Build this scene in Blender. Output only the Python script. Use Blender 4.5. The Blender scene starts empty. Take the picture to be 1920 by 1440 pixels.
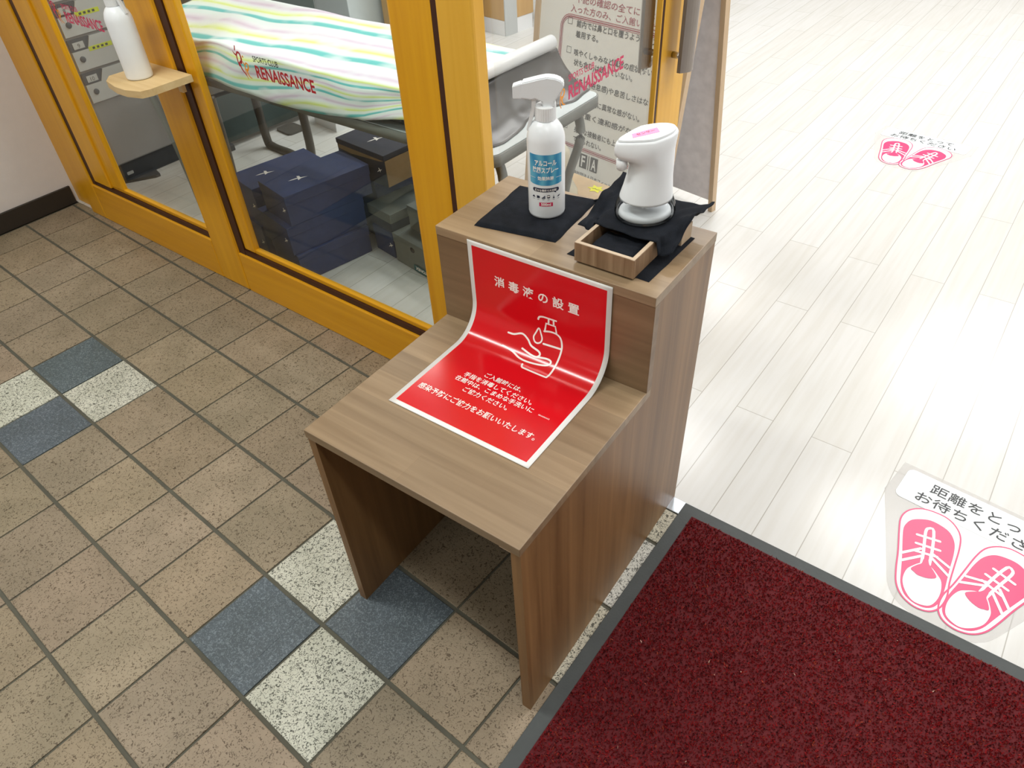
import bpy, bmesh, math, random
from mathutils import Vector, Matrix, noise
import numpy as np
random.seed(7)
sc = bpy.context.scene
C = sc.collection
PI = math.pi

# ------------------------------------------------------------------ camera
cd = bpy.data.cameras.new('camera'); cam = bpy.data.objects.new('camera', cd); C.objects.link(cam)
cd.sensor_width = 36; cd.lens = 25.4426; cd.clip_start = .02; cd.clip_end = 60
RX = (0.7966699, 0.60264692, -0.04619256); RY = (0.37331757, -0.55072998, -0.7465457); RZ = (-0.4753431, 0.57750599, -0.66372868)
m = Matrix([[RX[i], -RY[i], -RZ[i]] for i in range(3)]).to_4x4()
m.translation = (2.0243713, -1.08556931, 1.37108669)
cam.matrix_world = m
sc.camera = cam
# ------------------------------------------------------------------ world, exposure
w = bpy.data.worlds.new('world'); sc.world = w; w.use_nodes = True
w.node_tree.nodes['Background'].inputs[0].default_value = (.9, .95, 1, 1)
w.node_tree.nodes['Background'].inputs[1].default_value = .25
sc.view_settings.view_transform = 'Standard'; sc.view_settings.look = 'None'
sc.view_settings.gamma = 1; sc.view_settings.use_curve_mapping = False
sc.view_settings.exposure = 0.0
# ------------------------------------------------------------------ ceiling lamps (fluorescent panels), plus added fill lamps inside
def area(name, loc, sx, sy, power, col=(1, .995, .99), rot=(0, 0, 0)):
    l = bpy.data.lights.new(name, 'AREA'); l.shape = 'RECTANGLE'; l.size = sx; l.size_y = sy; l.energy = power; l.color = col
    o = bpy.data.objects.new(name, l); C.objects.link(o); o.location = loc; o.rotation_euler = rot
for (x, y, sx, sy, p) in ((2.35, .95, 1.3, .16, 17), (2.3, 2.6, 1.3, .3, 34), (2.3, 4.6, 1.3, .3, 50), (.2, 2.6, 1.2, .3, 38), (-.4, 4.6, 1.2, .3, 30), (4.2, 1.8, 1.2, .3, 22), (-.6, 1.5, 1.1, .2, 14), (.75, .42, 1.0, .14, 12)):  # last two are added fill, brightening the lockers and the information board
    area('ceiling_and_fill_light_inside', (x, y, 2.66), sx, sy, p)
for (x, y, sx, sy, p) in ((.35, -.95, 1.2, .16, 27), (2.5, -1.1, 1.2, .16, 15), (1.1, -2.6, 1.2, .16, 13)):
    area('ceiling_light_foyer', (x, y, 2.66), sx, sy, p, (.97, 1, .96))

# ------------------------------------------------------------------ materials
def srgb(c):
    return tuple(((v / 255) / 12.92 if v / 255 <= .04045 else ((v / 255 + .055) / 1.055) ** 2.4) for v in c) + (1,)
class NT:
    def __init__(s, name):
        s.m = bpy.data.materials.new(name); s.m.use_nodes = True; s.t = s.m.node_tree; s.b = s.t.nodes['Principled BSDF']
    def n(s, typ, **k):
        x = s.t.nodes.new(typ)
        for a, v in k.items():
            if a.startswith('i_'):
                key = a[2:].replace('_', ' ')
                x.inputs[key].default_value = v
            else: setattr(x, a, v)
        return x
    def l(s, a, b): s.t.links.new(a, b)
def plain(name, rgb, rough=.5, metal=0, spec=.5, var=.06, nscale=30, bump=0, bscale=200):
    t = NT(name); t.b.inputs['Roughness'].default_value = rough; t.b.inputs['Metallic'].default_value = metal
    t.b.inputs['Specular IOR Level'].default_value = spec
    tc = t.n('ShaderNodeTexCoord'); nz = t.n('ShaderNodeTexNoise'); nz.inputs['Scale'].default_value = nscale
    mx = t.n('ShaderNodeMixRGB', blend_type='MULTIPLY'); mx.inputs[0].default_value = 1
    cr = t.n('ShaderNodeValToRGB'); cr.color_ramp.elements[0].color = (1 - var * 2, 1 - var * 2, 1 - var * 2, 1); cr.color_ramp.elements[1].color = (1, 1, 1, 1)
    cr.color_ramp.elements[0].position = .3; cr.color_ramp.elements[1].position = .7
    mx.inputs[1].default_value = srgb(rgb)
    t.l(tc.outputs['Object'], nz.inputs['Vector']); t.l(nz.outputs['Fac'], cr.inputs[0]); t.l(cr.outputs[0], mx.inputs[2]); t.l(mx.outputs[0], t.b.inputs['Base Color'])
    if bump:
        n2 = t.n('ShaderNodeTexNoise'); n2.inputs['Scale'].default_value = bscale; n2.inputs['Detail'].default_value = 4
        bp = t.n('ShaderNodeBump'); bp.inputs['Strength'].default_value = bump; bp.inputs['Distance'].default_value = .002
        t.l(tc.outputs['Object'], n2.inputs['Vector']); t.l(n2.outputs['Fac'], bp.inputs['Height']); t.l(bp.outputs[0], t.b.inputs['Normal'])
    return t.m
def wood(name, light, dark, axis='X', scale=1., rough=.4, stave=None, fine=1., contrast=.5):
    """grain runs along `axis`; stave=(length,width) adds butcher-block strips in the x/y plane"""
    t = NT(name); tc = t.n('ShaderNodeTexCoord'); mp = t.n('ShaderNodeMapping')
    s = [60 * scale] * 3; s['XYZ'.index(axis)] = 2.6 * scale; mp.inputs['Scale'].default_value = s
    t.l(tc.outputs['Object'], mp.inputs['Vector'])
    n1 = t.n('ShaderNodeTexNoise'); n1.inputs['Scale'].default_value = 1.; n1.inputs['Detail'].default_value = 5; n1.inputs['Distortion'].default_value = .6
    n2 = t.n('ShaderNodeTexNoise'); n2.inputs['Scale'].default_value = .22; n2.inputs['Detail'].default_value = 3; n2.inputs['Distortion'].default_value = 1.2
    t.l(mp.outputs[0], n1.inputs['Vector']); t.l(mp.outputs[0], n2.inputs['Vector'])
    ad = t.n('ShaderNodeMath', operation='MULTIPLY_ADD'); ad.inputs[1].default_value = .45
    t.l(n1.outputs['Fac'], ad.inputs[0]); 
    mu = t.n('ShaderNodeMath', operation='MULTIPLY'); mu.inputs[1].default_value = .55; t.l(n2.outputs['Fac'], mu.inputs[0]); t.l(mu.outputs[0], ad.inputs[2])
    cr = t.n('ShaderNodeValToRGB'); cr.color_ramp.elements[0].position = .5 - .22 / max(contrast, .01) * .5; cr.color_ramp.elements[1].position = .5 + .22 / max(contrast, .01) * .5
    cr.color_ramp.elements[0].color = srgb(dark); cr.color_ramp.elements[1].color = srgb(light)
    t.l(ad.outputs[0], cr.inputs[0]); out = cr.outputs[0]
    if stave:
        br = t.n('ShaderNodeTexBrick'); br.inputs['Scale'].default_value = 1; br.inputs['Brick Width'].default_value = stave[0]; br.inputs['Row Height'].default_value = stave[1]
        br.inputs['Mortar Size'].default_value = 0.0004; br.inputs['Mortar Smooth'].default_value = .5; br.inputs['Bias'].default_value = .0; br.offset = .37
        br.inputs['Color1'].default_value = (.80, .78, .75, 1); br.inputs['Color2'].default_value = (1.08, 1.06, 1.02, 1); br.inputs['Mortar'].default_value = (.8, .76, .72, 1)
        t.l(tc.outputs['Object'], br.inputs['Vector'])
        mx = t.n('ShaderNodeMixRGB', blend_type='MULTIPLY'); mx.inputs[0].default_value = 1; t.l(out, mx.inputs[1]); t.l(br.outputs['Color'], mx.inputs[2]); out = mx.outputs[0]
    t.l(out, t.b.inputs['Base Color']); t.b.inputs['Roughness'].default_value = rough
    bp = t.n('ShaderNodeBump'); bp.inputs['Strength'].default_value = .12; bp.inputs['Distance'].default_value = .001; t.l(n1.outputs['Fac'], bp.inputs['Height']); t.l(bp.outputs[0], t.b.inputs['Normal'])
    return t.m
def tile_mat(name, base, specks, lo, hi, scale, rough=.55, bump=.5):
    """granular ceramic: base colour varied per tile by a colour attribute, dark specks"""
    t = NT(name); tc = t.n('ShaderNodeTexCoord'); at = t.n('ShaderNodeAttribute', attribute_name='tone')
    n1 = t.n('ShaderNodeTexNoise'); n1.inputs['Scale'].default_value = scale; n1.inputs['Detail'].default_value = 3; n1.inputs['Distortion'].default_value = 1.5
    n2 = t.n('ShaderNodeTexNoise'); n2.inputs['Scale'].default_value = 9; n2.inputs['Detail'].default_value = 3
    t.l(tc.outputs['Object'], n1.inputs['Vector']); t.l(tc.outputs['Object'], n2.inputs['Vector'])
    cr = t.n('ShaderNodeValToRGB'); cr.color_ramp.elements[0].position = lo; cr.color_ramp.elements[1].position = hi
    cr.color_ramp.elements[0].color = srgb(specks); cr.color_ramp.elements[1].color = srgb(base)
    t.l(n1.outputs['Fac'], cr.inputs[0])
    c2 = t.n('ShaderNodeValToRGB'); c2.color_ramp.elements[0].position = .35; c2.color_ramp.elements[1].position = .65
    c2.color_ramp.elements[0].color = (.86, .85, .82, 1); c2.color_ramp.elements[1].color = (1.05, 1.03, 1.02, 1); t.l(n2.outputs['Fac'], c2.inputs[0])
    m1 = t.n('ShaderNodeMixRGB', blend_type='MULTIPLY'); m1.inputs[0].default_value = 1; t.l(cr.outputs[0], m1.inputs[1]); t.l(c2.outputs[0], m1.inputs[2])
    m2 = t.n('ShaderNodeMixRGB', blend_type='MULTIPLY'); m2.inputs[0].default_value = 1; t.l(m1.outputs[0], m2.inputs[1]); t.l(at.outputs['Color'], m2.inputs[2])
    t.l(m2.outputs[0], t.b.inputs['Base Color']); t.b.inputs['Roughness'].default_value = rough
    bp = t.n('ShaderNodeBump'); bp.inputs['Strength'].default_value = bump; bp.inputs['Distance'].default_value = .0015; t.l(n1.outputs['Fac'], bp.inputs['Height']); t.l(bp.outputs[0], t.b.inputs['Normal'])
    return t.m
def glass_mat(name, tint=(.93, .97, .95), refl=.07):
    t = NT(name); t.t.nodes.remove(t.b); out = t.t.nodes['Material Output']
    tr = t.n('ShaderNodeBsdfTransparent'); tr.inputs[0].default_value = tint + (1,)
    gl = t.n('ShaderNodeBsdfGlossy'); gl.inputs['Roughness'].default_value = .02
    lw = t.n('ShaderNodeLayerWeight'); lw.inputs[0].default_value = .5
    pw = t.n('ShaderNodeMath', operation='POWER'); pw.inputs[1].default_value = 5; t.l(lw.outputs['Facing'], pw.inputs[0])
    fr = t.n('ShaderNodeMath', operation='MULTIPLY_ADD'); fr.inputs[1].default_value = .9; fr.inputs[2].default_value = .03; t.l(pw.outputs[0], fr.inputs[0])
    mx = t.n('ShaderNodeMixShader'); t.l(fr.outputs[0], mx.inputs[0]); t.l(tr.outputs[0], mx.inputs[1]); t.l(gl.outputs[0], mx.inputs[2]); t.l(mx.outputs[0], out.inputs['Surface'])
    return t.m
M = {}
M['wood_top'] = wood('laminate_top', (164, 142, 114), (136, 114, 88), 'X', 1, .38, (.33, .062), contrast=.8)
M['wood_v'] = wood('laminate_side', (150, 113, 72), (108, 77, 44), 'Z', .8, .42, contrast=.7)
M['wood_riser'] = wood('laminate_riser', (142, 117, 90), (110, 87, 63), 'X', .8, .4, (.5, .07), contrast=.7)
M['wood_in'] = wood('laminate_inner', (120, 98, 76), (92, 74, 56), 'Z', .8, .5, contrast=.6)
M['tray'] = wood('tray_wood', (172, 144, 114), (120, 92, 66), 'Z', 1.5, .5, contrast=.8)
M['trayrim'] = wood('tray_rim', (205, 185, 160), (180, 158, 132), 'X', 1, .5)
M['oak'] = wood('honey_oak_frame', (232, 172, 28), (208, 142, 6), 'Z', .9, .33, contrast=.45)
M['oak_h'] = wood('honey_oak_rail', (232, 170, 26), (206, 140, 6), 'X', .9, .33, contrast=.45)
M['oak_lit'] = wood('honey_oak_lit', (234, 182, 66), (218, 160, 40), 'Z', .9, .33, contrast=.45)  # lit copy of the honey oak: brighter light put into the colour
M['pine'] = wood('pine', (226, 200, 152), (204, 172, 120), 'X', .9, .5, contrast=.6)
M['maple'] = wood('maple_counter', (204, 166, 108), (186, 146, 88), 'Z', .6, .4, contrast=.5)
M['ply'] = wood('pale_frame_wood', (214, 190, 158), (190, 162, 130), 'Z', .9, .5)
M['groove'] = plain('dark_gasket', (62, 28, 12), .5)
M['wall'] = plain('wall_paint', (224, 219, 218), .8, bump=.15, bscale=350, var=.015)
M['white'] = plain('white_paint', (236, 234, 230), .6, var=.01)
M['baseb'] = plain('black_baseboard', (48, 42, 36), .5)
M['grout'] = plain('grout', (96, 94, 82), .85, var=.12, nscale=14, bump=.3)
M['tbrown'] = tile_mat('brown_tile', (153, 140, 119), (92, 78, 60), .36, .45, 170)
M['twhite'] = tile_mat('white_granite_tile', (208, 210, 200), (84, 86, 78), .39, .49, 190)
M['tdark'] = tile_mat('slate_tile', (78, 90, 98), (116, 130, 138), .38, .50, 190, .5)
M['steel'] = plain('brushed_steel', (196, 204, 212), .3, .9, var=.02)
M['chrome'] = plain('chrome', (215, 212, 208), .18, 1, var=.01)
M['handle'] = plain('satin_handle', (150, 142, 136), .35, .7, var=.03)
M['plastic'] = plain('white_plastic', (238, 242, 246), .28, var=.01)
M['plastic_dull'] = plain('white_plastic_matte', (232, 234, 236), .5, var=.01)
M['black'] = plain('black_cloth', (30, 34, 42), .9, var=.2, nscale=60, bump=.9, bscale=900, spec=.2)
M['rubber'] = plain('grey_rubber', (72, 76, 76), .7, var=.05, bump=.2)
M['ink'] = plain('black_ink', (44, 46, 50), .5)
M['inkgrey'] = plain('grey_ink', (88, 88, 88), .5)
M['inkred'] = plain('red_ink', (176, 84, 100), .5)
M['inkwhite'] = plain('white_ink', (250, 246, 242), .3, var=.005)
M['red'] = plain('red_sheet', (216, 16, 28), .16, var=.03, nscale=8)
M['paper'] = plain('paper_white', (240, 240, 238), .3, var=.01)
M['pink'] = plain('pink_vinyl', (212, 58, 112), .35, var=.02)
M['decalwhite'] = plain('white_vinyl', (232, 238, 240), .35, var=.01)
M['crimson'] = plain('crimson_vinyl', (178, 16, 34), .4)
M['crimson2'] = plain('crimson_pink_vinyl', (206, 40, 92), .4)
M['orange'] = plain('orange_vinyl', (240, 150, 16), .4)
M['locker'] = plain('locker_grey', (134, 134, 134), .45, var=.03)
M['lockerdark'] = plain('locker_dark', (62, 66, 72), .5)
M['lockerlight'] = plain('locker_light', (186, 190, 190), .45, var=.02)
M['lime'] = plain('lime_label', (206, 220, 30), .5)
M['navy'] = plain('navy_cardboard', (40, 58, 104), .6, var=.08)
M['navydark'] = plain('dark_navy_cardboard', (34, 40, 60), .6, var=.1)
M['tan'] = plain('tan_cardboard', (150, 122, 82), .7, var=.06)
M['cardboard'] = plain('pale_cardboard', (212, 186, 150), .7, var=.05)
M['greybox'] = plain('grey_cardboard', (112, 118, 112), .6, var=.05)
M['teal'] = plain('teal_label', (20, 92, 96), .5)
M['darkgreen'] = plain('dark_green_board', (60, 74, 72), .6)
M['chair'] = plain('dark_chair', (70, 66, 60), .4)
M['tabletop'] = plain('light_grey_table', (206, 216, 220), .4, var=.02)
M['tablerim'] = plain('grey_table_edge', (118, 120, 116), .5)
M['vinyl'] = plain('grey_vinyl_sheet', (86, 85, 85), .34, var=.08, nscale=10)
M['cream'] = plain('cream_plastic', (232, 230, 212), .35)
M['labeldark'] = plain('grey_label', (84, 82, 78), .5)
M['yellow'] = plain('yellow_tag', (246, 244, 60), .6)
M['lilac'] = plain('grey_board', (250, 244, 246), .7)
M['board'] = plain('poster_paper', (242, 244, 243), .45, var=.01)
M['blue'] = None
M['magenta'] = plain('magenta_label', (206, 22, 84), .4)
M['navyink'] = plain('navy_ink', (26, 36, 66), .4)
M['pinklabel'] = plain('pink_label', (240, 160, 205), .5)
M['glass'] = glass_mat('clear_glass', (.94, .965, .95))
M['glassdoor'] = glass_mat('door_glass', (.98, .985, .98))
# transparent film of the floor stickers
t = NT('clear_film'); t.t.nodes.remove(t.b); tr = t.n('ShaderNodeBsdfTransparent'); gl = t.n('ShaderNodeBsdfDiffuse'); gl.inputs[0].default_value = (.72, .70, .68, 1)
mx = t.n('ShaderNodeMixShader'); mx.inputs[0].default_value = .35; t.l(tr.outputs[0], mx.inputs[1]); t.l(gl.outputs[0], mx.inputs[2]); t.l(mx.outputs[0], t.t.nodes['Material Output'].inputs['Surface']); M['film'] = t.m
# clear tank plastic
t = NT('clear_plastic'); t.t.nodes.remove(t.b); tr = t.n('ShaderNodeBsdfTransparent'); tr.inputs[0].default_value = (.9, .92, .93, 1)
gl = t.n('ShaderNodeBsdfGlossy'); gl.inputs['Roughness'].default_value = .08; lw = t.n('ShaderNodeLayerWeight'); lw.inputs[0].default_value = .18
mx = t.n('ShaderNodeMixShader'); t.l(lw.outputs['Fresnel'], mx.inputs[0]); t.l(tr.outputs[0], mx.inputs[1]); t.l(gl.outputs[0], mx.inputs[2]); t.l(mx.outputs[0], t.t.nodes['Material Output'].inputs['Surface']); M['clear'] = t.m
# blue label of the spray bottle
t = NT('blue_label'); tc = t.n('ShaderNodeTexCoord'); wv = t.n('ShaderNodeTexWave'); wv.inputs['Scale'].default_value = 14; wv.inputs['Distortion'].default_value = 6; wv.inputs['Detail'].default_value = 2
cr = t.n('ShaderNodeValToRGB'); cr.color_ramp.elements[0].color = srgb((52, 140, 186)); cr.color_ramp.elements[1].color = srgb((98, 176, 206))
t.l(tc.outputs['Object'], wv.inputs['Vector']); t.l(wv.outputs['Fac'], cr.inputs[0]); t.l(cr.outputs[0], t.b.inputs['Base Color']); t.b.inputs['Roughness'].default_value = .35; M['blue'] = t.m
# plank floor of the club: pale boards running away from the entrance
t = NT('plank_floor'); tc = t.n('ShaderNodeTexCoord'); mp = t.n('ShaderNodeMapping'); mp.inputs['Rotation'].default_value = (0, 0, PI / 2); mp.inputs['Location'].default_value = (0, .023, 0)
br = t.n('ShaderNodeTexBrick'); br.inputs['Scale'].default_value = 1; br.inputs['Brick Width'].default_value = .9; br.inputs['Row Height'].default_value = .1015; br.inputs['Mortar Size'].default_value = .0011; br.inputs['Mortar Smooth'].default_value = .1
br.offset = .42; br.inputs['Bias'].default_value = 0
br.inputs['Color1'].default_value = srgb((209, 209, 207)); br.inputs['Color2'].default_value = srgb((205, 204, 200)); br.inputs['Mortar'].default_value = srgb((168, 165, 158))
t.l(tc.outputs['Object'], mp.inputs[0]); t.l(mp.outputs[0], br.inputs['Vector'])
mp2 = t.n('ShaderNodeMapping'); mp2.inputs['Scale'].default_value = (50, 3, 1); nz = t.n('ShaderNodeTexNoise'); nz.inputs['Scale'].default_value = 1; nz.inputs['Detail'].default_value = 4
t.l(tc.outputs['Object'], mp2.inputs[0]); t.l(mp2.outputs[0], nz.inputs['Vector'])
cr = t.n('ShaderNodeValToRGB'); cr.color_ramp.elements[0].color = (.95, .94, .92, 1); cr.color_ramp.elements[1].color = (1, 1, 1, 1); cr.color_ramp.elements[0].position = .35; cr.color_ramp.elements[1].position = .6
mx = t.n('ShaderNodeMixRGB', blend_type='MULTIPLY'); mx.inputs[0].default_value = 1; t.l(nz.outputs['Fac'], cr.inputs[0]); t.l(br.outputs['Color'], mx.inputs[1]); t.l(cr.outputs[0], mx.inputs[2]); t.l(mx.outputs[0], t.b.inputs['Base Color'])
t.b.inputs['Roughness'].default_value = .22; M['plank'] = t.m
# carpet pile: per-fibre tone attribute
t = NT('red_pile'); at = t.n('ShaderNodeAttribute', attribute_name='tone'); t.l(at.outputs['Color'], t.b.inputs['Base Color']); t.b.inputs['Roughness'].default_value = .9; t.b.inputs['Specular IOR Level'].default_value = .15; M['pile'] = t.m
M['pilebase'] = plain('red_mat_base', (92, 20, 26), .95)
# towel stripes, in the cloth's own uv
t = NT('striped_towel'); uv = t.n('ShaderNodeUVMap'); nz = t.n('ShaderNodeTexNoise'); nz.inputs['Scale'].default_value = 2.2; nz.inputs['Detail'].default_value = 1
mxv = t.n('ShaderNodeMixRGB'); mxv.inputs[0].default_value = .08; t.l(uv.outputs[0], nz.inputs['Vector']); t.l(uv.outputs[0], mxv.inputs[1]); t.l(nz.outputs['Color'], mxv.inputs[2])
mp = t.n('ShaderNodeMapping'); mp.inputs['Rotation'].default_value = (0, 0, math.radians(-38)); mp.inputs['Scale'].default_value = (1, 6.6, 1); t.l(mxv.outputs[0], mp.inputs[0])
sp = t.n('ShaderNodeSeparateXYZ'); t.l(mp.outputs[0], sp.inputs[0]); fr = t.n('ShaderNodeMath', operation='FRACT'); t.l(sp.outputs['Y'], fr.inputs[0])
cr = t.n('ShaderNodeValToRGB'); e = cr.color_ramp.elements
stops = [(0, (226, 238, 236)), (.10, (226, 238, 236)), (.14, (104, 190, 190)), (.24, (112, 196, 196)), (.30, (224, 240, 238)), (.42, (232, 240, 226)), (.50, (222, 236, 132)), (.60, (232, 242, 210)), (.70, (232, 232, 238)), (.80, (214, 196, 216)), (.90, (230, 228, 236)), (1, (226, 238, 236))]
e[0].position = 0; e[0].color = srgb(stops[0][1]); e[1].position = 1; e[1].color = srgb(stops[-1][1])
for p, c in stops[1:-1]:
    x = e.new(p); x.color = srgb(c)
n3 = t.n('ShaderNodeTexNoise'); n3.inputs['Scale'].default_value = 9; t.l(uv.outputs[0], n3.inputs['Vector'])
c3 = t.n('ShaderNodeValToRGB'); c3.color_ramp.elements[0].position = .25; c3.color_ramp.elements[1].position = .5; t.l(n3.outputs['Fac'], c3.inputs[0])
mw = t.n('ShaderNodeMixRGB'); mw.inputs[1].default_value = srgb((232, 238, 240)); t.l(c3.outputs[0], mw.inputs[0]); t.l(fr.outputs[0], cr.inputs[0]); t.l(cr.outputs[0], mw.inputs[2]); t.l(mw.outputs[0], t.b.inputs['Base Color'])
t.b.inputs['Roughness'].default_value = .85; M['towel'] = t.m

# ------------------------------------------------------------------ object helpers
def link(name, me, mats, parent=None, smooth=False):
    if not isinstance(mats, (list, tuple)): mats = [mats]
    for mm in mats: me.materials.append(M[mm] if isinstance(mm, str) else mm)
    if smooth:
        for p in me.polygons: p.use_smooth = True
    o = bpy.data.objects.new(name, me); C.objects.link(o)
    if parent is not None: o.parent = parent
    return o
def tag(o, label=None, cat=None, group=None, kind=None):
    if label: o['label'] = label
    if cat: o['category'] = cat
    if group: o['group'] = group
    if kind: o['kind'] = kind
    return o
def thing(name, loc, label, cat, rz=0, group=None, kind=None):
    o = bpy.data.objects.new(name, None); C.objects.link(o); o.location = loc; o.rotation_euler = (0, 0, rz); o.empty_display_size = .05
    return tag(o, label, cat, group, kind)
class MB:
    def __init__(s): s.v = []; s.f = []; s.m = []; s.s = []
    def add(s, vs, fs, mi=0, sm=False):
        o = len(s.v); s.v += [tuple(v) for v in vs]
        for f in fs: s.f.append(tuple(i + o for i in f)); s.m.append(mi); s.s.append(sm)
        return s
    def box(s, x0, x1, y0, y1, z0, z1, b=0, mi=0):
        bm = bmesh.new(); bmesh.ops.create_cube(bm, size=1)
        for v in bm.verts: v.co = Vector(((x0 + x1) / 2 + v.co.x * (x1 - x0), (y0 + y1) / 2 + v.co.y * (y1 - y0), (z0 + z1) / 2 + v.co.z * (z1 - z0)))
        if b: bmesh.ops.bevel(bm, geom=bm.edges[:], offset=b, segments=2, affect='EDGES', profile=.5)
        bm.verts.index_update(); s.add([v.co[:] for v in bm.verts], [[v.index for v in f.verts] for f in bm.faces], mi); bm.free(); return s
    def prism(s, poly, h0, h1, fn=None, mi=0, sm=False):
        """poly in 2D extruded h0..h1; fn(x,y,h)->3D"""
        fn = fn or (lambda x, y, h: (x, y, h)); n = len(poly)
        vs = [fn(x, y, h0) for x, y in poly] + [fn(x, y, h1) for x, y in poly]
        fs = [tuple(range(n))[::-1], tuple(range(n, 2 * n))]
        s.add(vs, fs, mi); o = len(s.v) - 2 * n
        for i in range(n):
            j = (i + 1) % n; s.f.append((o + i, o + j, o + n + j, o + n + i)); s.m.append(mi); s.s.append(sm)
        return s
    def lathe(s, prof, cx=0, cy=0, n=40, mi=0, sx=1, sy=1, cap=True):
        vs = []; k = len(prof)
        for r, z in prof:
            for i in range(n): a = 2 * PI * i / n; vs.append((cx + r * math.cos(a) * sx, cy + r * math.sin(a) * sy, z))
        fs = [(j * n + i, j * n + (i + 1) % n, (j + 1) * n + (i + 1) % n, (j + 1) * n + i) for j in range(k - 1) for i in range(n)]
        s.add(vs, fs, mi, True)
        if cap:
            o = len(s.v) - len(vs)
            s.f.append(tuple(o + i for i in range(n))[::-1]); s.m.append(mi); s.s.append(False)
            s.f.append(tuple(o + (k - 1) * n + i for i in range(n))); s.m.append(mi); s.s.append(False)
        return s
    def tube(s, pts, r, n=12, mi=0, flat=1.):
        pts = [Vector(p) for p in pts]; rings = []
        up = Vector((0, 0, 1))
        for i, p in enumerate(pts):
            d = (pts[min(i + 1, len(pts) - 1)] - pts[max(i - 1, 0)]).normalized()
            a = d.cross(up); a = a.normalized() if a.length > 1e-3 else Vector((1, 0, 0)); b = a.cross(d).normalized()
            rr = r[i] if isinstance(r, (list, tuple)) else r
            rings.append([p + a * rr * math.cos(2 * PI * k / n) + b * rr * flat * math.sin(2 * PI * k / n) for k in range(n)])
        vs = [v for g in rings for v in g]
        fs = [(j * n + i, j * n + (i + 1) % n, (j + 1) * n + (i + 1) % n, (j + 1) * n + i) for j in range(len(pts) - 1) for i in range(n)]
        fs += [tuple(range(n))[::-1], tuple((len(pts) - 1) * n + i for i in range(n))]
        return s.add(vs, fs, mi, True)
    def grid(s, nx, ny, fn, mi=0, sm=True):
        vs = [fn(i / nx, j / ny) for j in range(ny + 1) for i in range(nx + 1)]
        fs = [(j * (nx + 1) + i, j * (nx + 1) + i + 1, (j + 1) * (nx + 1) + i + 1, (j + 1) * (nx + 1) + i) for j in range(ny) for i in range(nx)]
        return s.add(vs, fs, mi, sm)
    def build(s, name, mats, parent=None, fixn=True):
        me = bpy.data.meshes.new(name); me.from_pydata(s.v, [], s.f); me.update()
        for p, mi, sm in zip(me.polygons, s.m, s.s): p.material_index = mi; p.use_smooth = sm
        if fixn:
            bm = bmesh.new(); bm.from_mesh(me); bmesh.ops.recalc_face_normals(bm, faces=bm.faces[:]); bm.to_mesh(me); bm.free()
        return link(name, me, mats, parent)
def cat(pts, n=6, closed=False):
    """Catmull-Rom through 2D/3D points"""
    P = [Vector(p) for p in pts]; N = len(P); out = []
    for i in range(N if closed else N - 1):
        a, b, c, d = (P[(i - 1) % N] if closed or i > 0 else P[0]), P[i], P[(i + 1) % N], (P[(i + 2) % N] if closed or i + 2 < N else P[-1])
        for k in range(n):
            t_ = k / n; out.append(.5 * ((2 * b) + (c - a) * t_ + (2 * a - 5 * b + 4 * c - d) * t_ ** 2 + (3 * b - a - 3 * c + d) * t_ ** 3))
    if not closed: out.append(P[-1])
    return [tuple(p) for p in out]
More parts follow.
